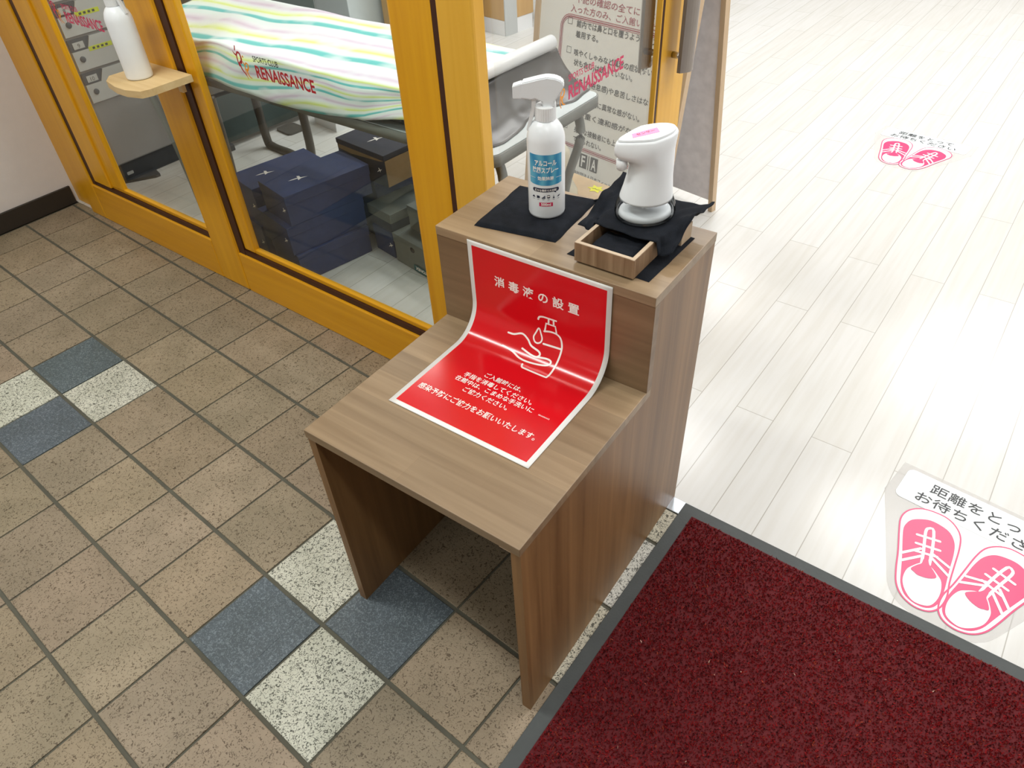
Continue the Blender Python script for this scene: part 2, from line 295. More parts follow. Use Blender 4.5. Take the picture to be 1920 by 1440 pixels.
class Flat:
    """2D artwork (x right, y up): texts, strokes, fills; mapped onto a surface by fn(x,y)->xyz"""
    def __init__(s): s.v = []; s.f = []; s.k = []; s.cur = 0; s.hold = False
    def poly(s, pts):
        if sum(pts[i - 1][0] * pts[i][1] - pts[i][0] * pts[i - 1][1] for i in range(len(pts))) < 0: pts = list(pts)[::-1]
        if not s.hold: s.cur += 1
        o = len(s.v); s.v += [tuple(p)[:2] for p in pts]; s.k += [s.cur] * len(pts); s.f.append(tuple(range(o, o + len(pts)))); return s
    def rect(s, x0, y0, x1, y1): return s.poly([(x0, y0), (x1, y0), (x1, y1), (x0, y1)])
    def disc(s, x, y, r, n=14, ry=None): return s.poly([(x + r * math.cos(2 * PI * i / n), y + (ry or r) * math.sin(2 * PI * i / n)) for i in range(n)])
    def rrect(s, x0, y0, x1, y1, r, n=5):
        p = []
        for cx, cy, a in ((x1 - r, y1 - r, 0), (x0 + r, y1 - r, 90), (x0 + r, y0 + r, 180), (x1 - r, y0 + r, 270)):
            for k in range(n + 1): q = math.radians(a + 90 * k / n); p.append((cx + r * math.cos(q), cy + r * math.sin(q)))
        return s.poly(p)
    def stroke(s, pts, w_, closed=False, smooth=0, caps=True, taper=None):
        if smooth: pts = cat(pts, smooth, closed)
        s.cur += 1; s.hold = True
        P = [Vector(p).to_2d() for p in pts]; N = len(P); L = []; Rr = []
        for i in range(N):
            a = P[(i - 1) % N] if closed or i else P[0]; b = P[(i + 1) % N] if closed or i < N - 1 else P[-1]
            d = (b - a); d = d.normalized() if d.length > 1e-9 else Vector((1, 0)); nn = Vector((-d.y, d.x))
            ww = w_ / 2 * (taper[0] + (taper[1] - taper[0]) * i / (N - 1) if taper else 1)
            L.append(P[i] + nn * ww); Rr.append(P[i] - nn * ww)
        for i in range(N if closed else N - 1):
            j = (i + 1) % N; s.poly([L[i], Rr[i], Rr[j], L[j]])
        if caps and not closed and not taper:
            for c_, d in ((P[0], P[0] - P[1]), (P[-1], P[-1] - P[-2])):
                a0 = math.atan2(d.y, d.x); s.poly([(c_.x + w_ / 2 * math.cos(a0 + PI * (k / 8 - .5)), c_.y + w_ / 2 * math.sin(a0 + PI * (k / 8 - .5))) for k in range(9)])
        s.hold = False
        return s
    def text(s, body, x, y, size, width=None, bold=0., rot=0, align='L', height=None, shear=0):
        """width: fit the line to this width; y is the baseline"""
        cu = bpy.data.curves.new('t', 'FONT'); cu.body = body; cu.size = size; cu.offset = bold * size; cu.dimensions = '2D'; cu.fill_mode = 'BOTH'; cu.shear = shear; cu.resolution_u = 3
        o = bpy.data.objects.new('t', cu); C.objects.link(o); bpy.context.view_layer.update()
        dg = bpy.context.evaluated_depsgraph_get(); me = bpy.data.meshes.new_from_object(o.evaluated_get(dg))
        vs = [(v.co.x, v.co.y) for v in me.vertices]; fs = [tuple(p.vertices) for p in me.polygons]
        bpy.data.objects.remove(o); bpy.data.curves.remove(cu); bpy.data.meshes.remove(me)
        if not vs: return s
        x0 = min(v[0] for v in vs); x1 = max(v[0] for v in vs); y0 = min(v[1] for v in vs); y1 = max(v[1] for v in vs)
        kx = (width / (x1 - x0)) if width else 1; ky = height / (y1 - y0) if height else 1
        off = 0 if align == 'L' else -(x1 - x0) * kx / 2 if align == 'C' else -(x1 - x0) * kx
        c_, s_ = math.cos(rot), math.sin(rot); base = y0 if height else 0
        o_ = len(s.v); s.cur += 1; s.k += [s.cur] * len(vs)
        for a, b in vs:
            a = (a - x0) * kx + off; b = (b - base) * ky; s.v.append((x + a * c_ - b * s_, y + a * s_ + b * c_))
        s.f += [tuple(i + o_ for i in f) for f in fs]; return s
    def build(s, name, mat, fn, parent=None, cuts=None):
        me = bpy.data.meshes.new(name); me.from_pydata([(x, y, 0) for x, y in s.v], [], s.f); me.update()
        bm = bmesh.new(); bm.from_mesh(me); lay = bm.verts.layers.float.new('k')
        for v, kk in zip(bm.verts, s.k): v[lay] = kk
        bmesh.ops.triangulate(bm, faces=bm.faces[:])
        for ax, vals in (cuts or {}).items():
            for v in vals:
                co = (v, 0, 0) if ax == 'x' else (0, v, 0); no = (1, 0, 0) if ax == 'x' else (0, 1, 0)
                bmesh.ops.bisect_plane(bm, geom=bm.verts[:] + bm.edges[:] + bm.faces[:], plane_co=co, plane_no=no, dist=1e-6)
        for v in bm.verts:
            x, y = v.co.x, v.co.y; p = Vector(fn(x, y)); n_ = (Vector(fn(x + 1e-4, y)) - p).cross(Vector(fn(x, y + 1e-4)) - p)
            v.co = p + n_.normalized() * (v[lay] * 1.2e-5)
        bm.verts.layers.float.remove(lay)
        bm.to_mesh(me); bm.free(); return link(name, me, mat, parent)

# ================================================================== SETTING
GO = Vector((-0.02826607, -0.67440791, 0)); GI = Vector((0.99912283, -0.04187565, 0)); GJ = Vector((0.04187565, 0.99912283, 0)); TP = .2
def clip(poly, nx, ny, d):
    out = []
    for i in range(len(poly)):
        a, b = poly[i], poly[(i + 1) % len(poly)]; da = a[0] * nx + a[1] * ny - d; db = b[0] * nx + b[1] * ny - d
        if da <= 0: out.append(a)
        if (da < 0 < db) or (db < 0 < da): k = da / (da - db); out.append((a[0] + (b[0] - a[0]) * k, a[1] + (b[1] - a[1]) * k))
    return out
WH = {(-1, -1), (0, 0), (5, 0), (6, -1), (8, 2), (8, 3), (8, 1)}; DK = {(-1, 0), (0, -1), (5, -1), (6, 0)}
mb = MB(); tones = []
for i in range(-7, 18):
    for j in range(-14, 4):
        gi, gj = .0028, .0045
        c4 = [(i * TP + gi, j * TP + gj), ((i + 1) * TP - gi, j * TP + gj), ((i + 1) * TP - gi, (j + 1) * TP - gj), (i * TP + gi, (j + 1) * TP - gj)]
        P = [tuple((GO + GI * a + GJ * b)[:2]) for a, b in c4]
        mi = 1 if (i, j) in WH else 2 if (i, j) in DK else 0
        tn = random.uniform(.9, 1.08) if mi == 0 else 1; tn = (tn * random.uniform(.98, 1.04), tn, tn * random.uniform(.95, 1.03))
        if (i, j) in ((8, 3), (8, 1)): tn = (.92, .86, .78)
        for half in (0, 1):
            q = clip(P, 1 - 2 * half, 0, 1.12 * (1 - 2 * half)); q = clip(q, 0, 1, .0 if not half else -.042) if len(q) > 2 else q
            q = clip(q, -1, 0, 1.17) if len(q) > 2 else q
            if len(q) < 3: continue
            cx = sum(a for a, b in q) / len(q); cy = sum(b for a, b in q) / len(q); n = len(q); nf0 = len(mb.f)
            def shr(k): 
                r_ = []
                for a, b in q:
                    d = math.hypot(cx - a, cy - b) or 1; r_.append((a + (cx - a) * k / d, b + (cy - b) * k / d))
                return r_
            q2 = shr(.0022)
            vs = [(a, b, -.004) for a, b in q] + [(a, b, -.0008) for a, b in q] + [(a, b, 0) for a, b in q2]
            fs = [tuple(2 * n + k for k in range(n))] + [(k, (k + 1) % n, n + (k + 1) % n, n + k) for k in range(n)] + [(n + k, n + (k + 1) % n, 2 * n + (k + 1) % n, 2 * n + k) for k in range(n)]
            mb.add(vs, fs, mi); tones += [tn] * (len(mb.f) - nf0)
o0 = len(mb.f)
mb.add([(-1.4, -3.6, -.0032), (5, -3.6, -.0032), (5, .01, -.0032), (-1.4, .01, -.0032)], [(0, 1, 2, 3)], 3); tones.append((1, 1, 1))
fl = mb.build('floor', ['tbrown', 'twhite', 'tdark', 'grout'], fixn=False); tag(fl, kind='structure', label='brown speckled tile floor with white and slate accent tiles')
ca = fl.data.color_attributes.new('tone', 'FLOAT_COLOR', 'CORNER'); k = 0; arr = []
for p, tn in zip(fl.data.polygons, tones):
    for _ in p.loop_indices: arr += [*tn, 1]
ca.data.foreach_set('color', arr)
# club floor
MB().add([(-3.9, 0, 0), (5, 0, 0), (5, 7.5, 0), (-3.9, 7.5, 0)], [(0, 1, 2, 3)]).build('floor', 'plank')['kind'] = 'structure'
def struct(name, mb_, mats, label=None):
    o = mb_.build(name, mats); o['kind'] = 'structure'
    if label: o['label'] = label
    return o
struct('wall_left', MB().box(-1.35, -1.19, -3.6, 0.02, 0, 2.7), 'wall', 'pale lilac-grey wall at the left edge')
struct('baseboard_left', MB().box(-1.19, -1.178, -3.6, -.004, 0, .074, .002), 'baseb', 'black baseboard below the pale left wall')
struct('wall_front', MB().box(-1.35, 5.1, -3.75, -3.6, 0, 2.7), 'white')
struct('wall_right', MB().box(5, 5.12, -3.6, 7.5, 0, 2.7), 'white')
struct('wall_back', MB().box(-4.0, 5.12, 7.5, 7.62, 0, 2.7), 'white')
struct('wall_far_left', MB().box(-4.02, -3.9, .3, 7.5, 0, 2.7), 'white')
struct('wall_side', MB().box(-4.0, -1.66, .16, .3, 0, 2.7), 'white')
struct('ceiling', MB().box(-4.0, 5.1, -3.75, 7.6, 2.7, 2.8), 'white')
struct('trim_1', MB().box(1.12, 5, -.04, 0, -.003, .002, .001), 'steel', 'metal threshold strip between tiles and planks')

# facade: jamb, windows
ZT = 2.2
struct('trim_2', MB().box(-1.192, -1.035, .012, .10, 0, ZT, .003), 'oak', 'yellow wooden jamb against the left wall')
def rootw(name, label):
    r = bpy.data.objects.new(name, None); C.objects.link(r); r['kind'] = 'structure'; r['label'] = label; r.empty_display_size = .05; return r
w1 = rootw('window_1', 'narrow left glass panel in yellow wooden frame')
mb = MB()
mb.box(-1.035, -.925, -.012, .10, 0, ZT, .004)                 # outer stile
mb.box(-.895, -.775, -.006, .022, .168, ZT, .004); mb.box(-.7765, -.695, .002, .022, .175, ZT, .004)   # stepped inner stile
mb.box(-.926, -.145, -.012, .022, 0, .150, .004, 1); mb.box(-.90, -.140, .004, .022, .166, .180, .002, 1)
mb.box(-1.03, -.14, -.01, .1, 2.1, ZT, .003, 1)
mb.build('frame', ['oak', 'oak_h'], w1)
mb = MB(); mb.box(-.9255, -.8945, -.004, .02, .15, 2.1); mb.box(-.9, -.14, -.004, .02, .1495, .1665); mb.build('gasket', 'groove', w1)
MB().box(-.702, -.14, .012, .016, .178, 2.1).build('glass', 'glass', w1)
w2 = rootw('window_2', 'wide glass panel in yellow wooden frame with red club lettering')
mb = MB()
mb.box(-.145, .004, -.014, .05, 0, ZT, .008)                   # post between the panels
mb.box(.036, .090, .0, .022, .168, ZT, .004)
mb.box(.003, 1.0, -.012, .022, 0, .148, .004, 1); mb.box(.05, .88, .004, .022, .165, .180, .002, 1)
mb.box(.872, .992, -.004, .03, .165, ZT, .008)
mb.box(.0, 1.12, -.01, .1, 2.1, ZT, .003, 1)
mb.build('frame', ['oak', 'oak_h'], w2)
mb = MB(); mb.box(.003, .0375, -.005, .02, .147, 2.1); mb.box(.003, 1.0, -.004, .02, .1475, .1655); mb.box(.990, 1.010, -.001, .05, .0, 2.1); mb.build('gasket', 'groove', w2)
MB().box(.086, .876, .012, .016, .178, 2.1).build('glass', 'glass', w2)
struct('trim_3', MB().box(1.008, 1.098, -.008, .028, 0, ZT, .005), 'oak_lit', 'yellow hinge post beside the open glass door')

# lettering of the club on the glass
def emblem(x, y, h):
    """two leaping figures; returns (red, orange) artwork, height h, lower left at x,y"""
    k = h / 210; P = lambda L: [(x + (a - 462) * k, y + (580 - b) * k) for a, b in L]
    R_ = Flat(); O_ = Flat()
    R_.stroke(P([(502, 362), (492, 388)]), 11 * k, caps=True)
    R_.stroke(P([(463, 398), (472, 414), (492, 424)]), 13 * k, smooth=4, taper=(.3, 1.2))
    R_.stroke(P([(502, 500), (495, 468), (498, 425), (515, 402), (536, 408), (543, 440), (530, 470), (516, 462)]), 20 * k, smooth=5, taper=(.5, 1))
    R_.stroke(P([(505, 470), (520, 515), (548, 546), (558, 560)]), 18 * k, smooth=5, taper=(1, .3))
    O_.disc(*P([(566, 424)])[0], 8 * k)
    O_.stroke(P([(534, 452), (552, 464), (566, 480)]), 13 * k, smooth=4, taper=(.3, 1))
    O_.stroke(P([(568, 578), (556, 545), (562, 500), (580, 468), (600, 470), (602, 492), (584, 514), (570, 512)]), 16 * k, smooth=5, taper=(.4, 1))
    O_.stroke(P([(572, 505), (580, 545), (598, 562), (614, 566)]), 16 * k, smooth=5, taper=(1, .3))
    return R_, O_
def club_sign(parent, fn, x, z, wname, mat, kx=1., both=True, tmat='ink'):
    # x,z: lower left of the big word, width .22, height .032
    f = Flat(); f.text('RENAISSANCE', x, z, .04, width=.222 * kx, bold=.028, height=.032); f.build('lettering', mat, fn, parent)
    f = Flat(); f.text('SPORTS CLUB', x, z + .040, .02, width=.098 * kx, bold=.015, height=.0145); f.build('lettering', tmat, fn, parent)
    r_, o_ = emblem(x - (.078 if both else .062) * kx, z - .010, .075)
    if both: r_.build('emblem', mat, fn, parent)
    o_.build('emblem', 'orange', fn, parent)
club_sign(w2, lambda a, b: (a, .0108, b), .352, .763, 'w2', 'crimson')
club_sign(w1, lambda a, b: (a, .0108, b), -.590, .775, 'w1', 'crimson2', tmat='crimson2')

# door, open into the club: leaf in the plane x = 1.08..1.12
dr = rootw('door_1', 'open glass door with yellow wooden stile and metal pull handles')
mb = MB(); mb.box(1.102, 1.117, .694, .7005, .05, 2.05, .001); mb.box(1.100, 1.118, .712, .80, .01, 2.1, .004); mb.box(1.096, 1.112, .80, .868, .01, 2.1, .003)
mb.box(1.08, 1.112, .034, .70, .01, .10, .003, 1); mb.box(1.08, 1.112, .034, .70, 2.0, 2.1, .003, 1)
mb.build('frame', ['oak_lit', 'oak_h'], dr)
mb = MB(); mb.box(1.1015, 1.1165, .700, .7125, .05, 2.1, .001); mb.build('gasket', 'groove', dr)
MB().box(1.1065, 1.1105, .034, .696, .095, 2.02).build('glass', 'glassdoor', dr)
def curved_bar(x0, bulge, y0, y1, z0, z1, th_):
    out = [(x0 + bulge * math.sin(PI * k / 10), y0 + (y1 - y0) * k / 10) for k in range(11)]
    return MB().prism(out + [(x - th_, y) for x, y in out[::-1]], z0, z1, sm=False)
hb = curved_bar(1.158, .018, .748, .812, .690, 1.29, .010)
h1 = hb.build('handle', 'handle', dr)
for zz in (.725, 1.24): MB().tube([(1.116, .775, zz), (1.15, .775, zz)], .0085, 16).build('handle_mount', 'chrome', h1)
hb = curved_bar(1.040, -.014, .735, .790, .676, 1.29, -.008); hb.box(1.030, 1.041, .783, .835, .672, .690, .002)
h2 = hb.build('handle', 'handle', dr)
for zz in (.725, 1.24): MB().tube([(1.040, .765, zz), (1.102, .765, zz)], .0085, 16).build('handle_mount', 'chrome', h2)
club_sign(dr, lambda a, b: (1.1112, a, b), .286, .760, 'door', 'crimson2', kx=1.08, both=False, tmat='crimson2')

# ================================================================== SEAT-LIKE SANITISER STAND
SA = math.radians(2.0); SO = Vector((1.187, -.629, 0)); W_, D1, D2, H1, H2, TH = .445, .386, .618, .513, .714, .018
st = thing('display_stand', SO, 'stepped brown wood-laminate stand at the entrance, open below, carrying the red notice', 'stand', SA)
prof = [(0, 0), (D2, 0), (D2, H2), (D1, H2), (D1, H1), (0, H1)]
for xx, nm in ((0, 'side_panel'), (W_ - TH, 'side_panel')):
    pr = [(0, 0), (D2, 0), (D2, H2 - .018), (D1 + .018, H2 - .018), (D1 + .018, H1 - .018), (0, H1 - .018)]
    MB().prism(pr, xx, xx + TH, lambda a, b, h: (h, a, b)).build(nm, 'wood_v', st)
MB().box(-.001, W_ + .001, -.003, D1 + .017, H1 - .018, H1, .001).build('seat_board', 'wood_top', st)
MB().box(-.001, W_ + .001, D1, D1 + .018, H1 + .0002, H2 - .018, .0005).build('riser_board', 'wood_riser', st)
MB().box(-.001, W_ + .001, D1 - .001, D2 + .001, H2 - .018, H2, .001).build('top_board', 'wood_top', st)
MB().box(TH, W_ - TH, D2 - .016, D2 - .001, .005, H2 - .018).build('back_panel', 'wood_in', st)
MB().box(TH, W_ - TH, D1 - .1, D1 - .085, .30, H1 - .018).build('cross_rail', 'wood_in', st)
MB().box(W_ - .040, W_ - TH, .002, .03, H1 - .028, H1 - .018).build('corner_block', 'trayrim', st)

# red notice bent over the step
def bent(off=0.):
    r = .065; zt = .709; y0 = D1 - .0025; zs = H1 + .0012; l1 = zt - zs - r; l2 = PI / 2 * r; x0 = .0735
    def fn(s, t_):
        if t_ < l1: y, z, ny, nz_ = y0, zt - t_, -1, 0
        elif t_ < l1 + l2: th = (t_ - l1) / r; y = y0 - r + r * math.cos(th); z = zs + r - r * math.sin(th); ny, nz_ = -math.cos(th), math.sin(th)
        else: y, z, ny, nz_ = y0 - r - (t_ - l1 - l2), zs, 0, 1
        ww = .0010 * math.sin(s * 21 + t_ * 9) * (1 if .05 < t_ < .2 else 0)
        return (x0 + s, y + ny * off, z + nz_ * off)
    return fn
nt = thing('notice_sheet', SO, 'glossy red sanitiser notice with white hand and pump drawing, bent over the stand step', 'poster', SA)
SW, SH = .297, .420; fb = bent(0)
mb = MB(); mb.grid(12, 84, lambda a, b: fb(a * SW, b * SH)); o = mb.build('paper', 'paper', nt, fixn=False)
so = o.modifiers.new('s', 'SOLIDIFY'); so.thickness = .0005; so.offset = 0
mb = MB(); f1 = bent(.0006); mb.grid(12, 84, lambda a, b: f1(.0095 + a * (SW - .019), .0095 + b * (SH - .019))); mb.build('red_print', 'red', nt, fixn=False)
cuts = {'y': [-(.125 + .0045 * k) for k in range(27)]}
fw = lambda x, y: bent(.0011)(x, -y)
f = Flat()
for i, ch in enumerate('消毒液の設置'): f.text(ch, .0680 + i * .0314, -.0775, .0235, bold=.022, align='C')
D_ = -.0130
f.text('ご入館時には、', .1455, -.2800, .0135, width=.080, bold=.012, align='C')
f.text('手指を消毒してください。', .1455, -.2975, .0135, width=.148, bold=.012, align='C')
f.text('在館中は、こまめな手洗いに', .1475, -.3130, .0135, width=.168, bold=.012, align='C')
f.text('ご協力ください。', .1430, -.3310, .0135, width=.096, bold=.012, align='C')
f.text('感染予防にご協力をお願いいたします。', .1455, -.3650, .016, width=.251, bold=.012, align='C')
f.text('RENAISSANCE', .2440, -.3120, .004, width=.022, bold=.01)
f.build('lettering', 'inkwhite', fw, nt, cuts)
f = Flat(); lw_ = .0036
S_ = lambda L: [(a + D_, -b) for a, b in L]
f.stroke(S_([(.1031, .1692), (.1158, .1681), (.1323, .1615), (.147, .1677), (.1576, .1767), (.1759, .1815), (.1812, .1870), (.1762, .1929), (.1634, .1926), (.1426, .1876)]), lw_, smooth=6)
f.stroke(S_([(.1762, .1929), (.1973, .1889), (.2072, .1911), (.2058, .1984), (.1915, .2042), (.1651, .208), (.1461, .2067), (.1271, .1997), (.1106, .1972), (.1028, .1966)]), lw_, smooth=6)
f.stroke(S_([(.1640, .1190), (.1665, .1130), (.1740, .1100), (.1824, .1093), (.2024, .1085)]), lw_, smooth=4)
f.stroke(S_([(.1866, .1105), (.186, .1217)]), lw_); f.stroke(S_([(.1969, .1094), (.1971, .1191)]), lw_)
f.stroke(S_([(.1785, .1375), (.1810, .1218), (.2005, .1213), (.2030, .1360)]), lw_)
f.stroke(S_([(.1771, .1409), (.1900, .1372), (.2030, .1372), (.2123, .143), (.2175, .1556), (.2190, .1675), (.2192, .19), (.2185, .2120), (.2165, .2215), (.2123, .2238), (.1716, .2236), (.1625, .2225), (.1596, .2165)]), lw_, smooth=5)
f.stroke(S_([(.1803, .165), (.2172, .1625)]), lw_)
f.stroke(S_([(.1655, .1385), (.1600, .1500), (.1572, .1590), (.1615, .1665), (.1680, .1680), (.1740, .1640), (.1752, .1570), (.1710, .1480)]), .0030, closed=True, smooth=5)
f.build('hand_and_pump_drawing', 'inkwhite', fw, nt, cuts)

# ================================================================== ON THE STAND TOP
def cloth(name, label, corners, z, th_=.003, seed=0, curl=.004, tail=None):
    """a folded square of cloth; corners counter-clockwise"""
    c4 = [Vector(c) for c in corners]
    def pos(a, b):
        a_ = a; b_ = b
        p = c4[0] * (1 - a_) * (1 - b_) + c4[1] * a_ * (1 - b_) + c4[2] * a_ * b_ + c4[3] * (1 - a_) * b_
        e_ = min(a, 1 - a, b, 1 - b); wob = .0025 * noise.noise(Vector((a * 4 + seed, b * 4, 0)))
        return p + Vector((wob, wob * .7)) * (1 if e_ < .05 else .4), e_
    mb_ = MB()
    def top(a, b):
        p, e_ = pos(a, b); h = z + th_ * min(1, (e_ / .02)) ** .5 + curl * max(0, noise.noise(Vector((a * 3, b * 3, seed)))) * min(1, e_ / .05) + .0004
        return (p.x, p.y, h)
    def bot(a, b): p, e_ = pos(a, b); return (p.x, p.y, z + .0003)
    mb_.grid(30, 30, top); mb_.grid(1, 1, bot)
    o_ = mb_.build(name, 'black'); tag(o_, label, 'cloth'); return o_
TZ = H2
cloth('cleaning_cloth', 'flat black folded cloth under the labelled spray bottle', [(1.234, -.206), (1.393, -.176), (1.374, -.010), (1.213, -.040)], TZ, .006, 1)
cloth('cleaning_cloth', 'black cloth lying flat under the small wooden tray', [(1.430, -.196), (1.588, -.196), (1.588, -.034), (1.445, -.030)], TZ, .0025, 5, curl=.0015)
tabm = MB(); tabm.tube(cat([(1.372, -.016, TZ + .004), (1.384, -.008, TZ + .006), (1.392, -.016, TZ + .004), (1.380, -.022, TZ + .004)], 5), .002, 8)
ob = tabm.build('cloth_loop', 'black'); ob.parent = bpy.data.objects['cleaning_cloth']

# spray bottles
def bottle(name, label, loc, rz, with_label):
    b = thing(name, loc, label, 'spray bottle', rz, group=None)
    R = .0385
    pr = [(.001, 0), (R - .005, 0), (R - .001, .002), (R, .006), (R, .152), (R - .001, .160), (R - .005, .172), (R - .012, .182), (R - .020, .188), (.0155, .190)]
    MB().lathe(pr, n=56).build('bottle_body', 'plastic', b)
    c_ = MB(); vs = []
    n = 60; zs_ = [.186, .1885, .212, .214]
    for z_ in zs_:
        for i in range(n): rr = .0205 + (.0006 if i % 2 else 0) if z_ != .214 else .0185; rr = rr if z_ > .187 else .0175; vs.append((rr * math.cos(2 * PI * i / n), rr * math.sin(2 * PI * i / n), z_))
    c_.add(vs, [(j * n + i, j * n + (i + 1) % n, (j + 1) * n + (i + 1) % n, (j + 1) * n + i) for j in range(3) for i in range(n)] + [tuple(3 * n + i for i in range(n)), tuple(range(n))])
    c_.build('collar', 'plastic_dull', b)
    # trigger head: side profile (x forward = -x local), extruded in y with rounded edges
    head = [(.021, .212), (.018, .222), (.026, .232), (.034, .243), (.037, .251), (.032, .258), (.020, .263), (.004, .265), (-.010, .263), (-.044, .256), (-.046, .229), (-.026, .226), (-.020, .228), (-.006, .222), (-.004, .212)]
    def ext(poly, wd, bev):
        bm = bmesh.new(); vs_ = [bm.verts.new((a, -wd, z_)) for a, z_ in poly]; f_ = bm.faces.new(vs_)
        r_ = bmesh.ops.extrude_face_region(bm, geom=[f_]); 
        for v in [g for g in r_['geom'] if isinstance(g, bmesh.types.BMVert)]: v.co.y += 2 * wd
        bmesh.ops.recalc_face_normals(bm, faces=bm.faces[:])
        bmesh.ops.bevel(bm, geom=bm.edges[:], offset=bev, segments=2, affect='EDGES')
        me = bpy.data.meshes.new('m'); bm.to_mesh(me); bm.free(); return me
    h = link('trigger_head', ext(head, .0125, .002), 'plastic', b)
    link('nozzle', ext([(-.044, .255), (-.062, .250), (-.062, .228), (-.044, .228)], .0105, .0012), 'plastic', h)
    link('trigger', ext([(-.016, .229), (-.026, .229), (-.027, .205), (-.033, .186), (-.038, .168), (-.033, .167), (-.027, .182), (-.020, .203)], .006, .0012), 'plastic_dull', b)
    if with_label:
        def cyl(off):
            rr = R + off
            return lambda x, y: (rr * math.sin(x / rr), -rr * math.cos(x / rr), y)
        cx = {'x': [-.05 + .005 * k for k in range(21)]}
        lb = Flat().poly([(-.037, .075), (-.03, .0735), (-.01, .072), (.01, .072), (.03, .0735), (.037, .075), (.037, .133), (-.037, .133)]).build('blue_label', 'blue', cyl(.0003), b, cx)
        tx = Flat(); tx.text('アルコール', 0, .1125, .0125, width=.046, bold=.03, align='C'); tx.text('除菌スプレー', 0, .0985, .0125, width=.055, bold=.03, align='C')
        tx.rect(-.036, .0868, -.022, .0874); tx.rect(.022, .0868, .036, .0874); tx.text('効果除菌', 0, .0835, .0085, width=.034, bold=.02, align='C'); tx.build('lettering', 'inkwhite', cyl(.0007), lb, cx)
        bb = Flat(); bb.rrect(-.029, .0585, .029, .0665, .004); bb.poly([(.016, .059), (.022, .059), (.022, .0555)])
        for k in range(6):
            x_ = -.0275 + k * .011
            if k == 0: bb.poly([(x_ - .004, .046), (x_ + .004, .046), (x_ + .002, .049), (x_, .0505), (x_ - .001, .049)])
            if k == 1: bb.disc(x_ + .001, .048, .0028, 10); bb.rect(x_ - .003, .045, x_ - .001, .051)
            if k == 2:
                for q in range(3): bb.rect(x_ - .003 + q * .0025, .045, x_ - .001 + q * .0025, .0475 + q * .0018)
            if k == 3: bb.rrect(x_ - .003, .046, x_ + .003, .0525, .0012)
            if k == 4: bb.poly([(x_ - .002, .045), (x_ + .002, .045), (x_ + .0005, .049), (x_, .0535), (x_ - .0005, .049)])
            if k == 5: bb.poly([(x_ - .004, .0465), (x_ + .001, .0465), (x_ + .005, .050), (x_ + .001, .0495)])
            bb.rect(x_ - .0022, .0425, x_ + .0022, .0432)
        bb.build('printed_icons', 'navyink', cyl(.0004), b, cx)
        wt = Flat(); wt.text('様々な場所で大活躍！', 0, .0602, .0052, width=.048, bold=.02, align='C'); Flat().rect(-.0275 + .0307, .0485, -.0275 + .0353, .0512).build('bus_window', 'inkwhite', cyl(.0008), b, cx); wt.build('lettering', 'inkwhite', cyl(.0008), b, cx)
        mg = Flat().rect(-.0145, .0285, .0145, .0365).build('volume_label', 'magenta', cyl(.0004), b, cx)
        Flat().text('500ml', 0, .0303, .0075, width=.021, bold=.03, align='C').build('lettering', 'inkwhite', cyl(.0008), mg, cx)
    return b
bottle('spray_bottle', 'white trigger spray bottle with blue label on the stand top', (1.322, -.100, TZ + .0068), math.radians(33), True).scale = (.86, .86, .915)

# wooden tray with cloth, dispenser on a draped cloth
tr_ = thing('wooden_tray', (1.508, -.121, TZ + .004), 'small open wooden tray on the stand holding a black cloth', 'tray', math.radians(1.5))
a_, b_, h_, k_ = .0555, .088, .034, .007
mb = MB(); mb.box(-a_, a_, -b_, -b_ + k_, 0, h_, .0006); mb.box(-a_, a_, b_ - k_, b_, 0, h_, .0006); mb.box(-a_, -a_ + k_, -b_ + k_, b_ - k_, 0, h_, .0006); mb.box(a_ - k_, a_, -b_ + k_, b_ - k_, 0, h_, .0006); mb.build('tray_wall', 'tray', tr_)
mb = MB(); mb.box(-a_ + .0005, a_ - .0005, -b_ + .0005, -b_ + k_, h_, h_ + .0008); mb.box(-a_ + .0005, -a_ + k_, -b_, b_, h_, h_ + .0007); mb.box(a_ - k_, a_ - .0005, -b_, b_, h_, h_ + .0007); mb.box(-a_, a_, b_ - k_, b_, h_, h_ + .0006); mb.build('rim', 'trayrim', tr_)
MB().box(-a_ + k_, a_ - k_, -b_ + k_, b_ - k_, .0, .003).build('tray_bottom', 'tray', tr_)
TT = TZ + .004
def lump(a, b):
    x = 1.508 + (a - .5) * .092; y = -.158 + (b - .5) * .072; e_ = min(a, 1 - a, b, 1 - b)
    return (x, y, TT + .004 + .019 * min(1, e_ * 9) ** .6 + .004 * noise.noise(Vector((a * 4, b * 4, 2))))
o = MB().grid(20, 20, lump).grid(1, 1, lambda a, b: (1.508 + (a - .5) * .088, -.158 + (b - .5) * .068, TT + .0038)).build('cleaning_cloth', 'black'); tag(o, 'black cloth folded inside the wooden tray', 'cloth')
# crumpled cloth draped over the rear of the tray, under the dispenser
DC = Vector((1.509, -.076)); DZ = TZ + .0415
def drape(a, b):
    x = 1.412 + a * .182; y = -.135 + b * .150
    # raised centre disc is flat, corners peak or droop
    dx, dy = x - DC.x, y - DC.y; d = math.hypot(dx, dy); th = math.atan2(dy, dx)
    h = DZ
    if d > .056:
        q = (d - .056); h += .012 * math.sin(3 * th + .6) * min(1, q / .02) + .004 * math.sin(9 * th) * min(1, q / .03)
        if dy < 0: h -= q * .55 * max(0, -math.sin(th)) 
        if abs(dx) > .08: h += .004
    h += .0015 * noise.noise(Vector((x * 40, y * 40, 0)))
    x += .006 * noise.noise(Vector((b * 5, 3, 0))); y += .008 * noise.noise(Vector((a * 5, 9, 0))) - .012 * math.sin(a * PI)
    if 1.446 < x < 1.57 and y > -.150: h = max(h, TZ + .0405)
    return (x, y, max(h, TZ + .006))
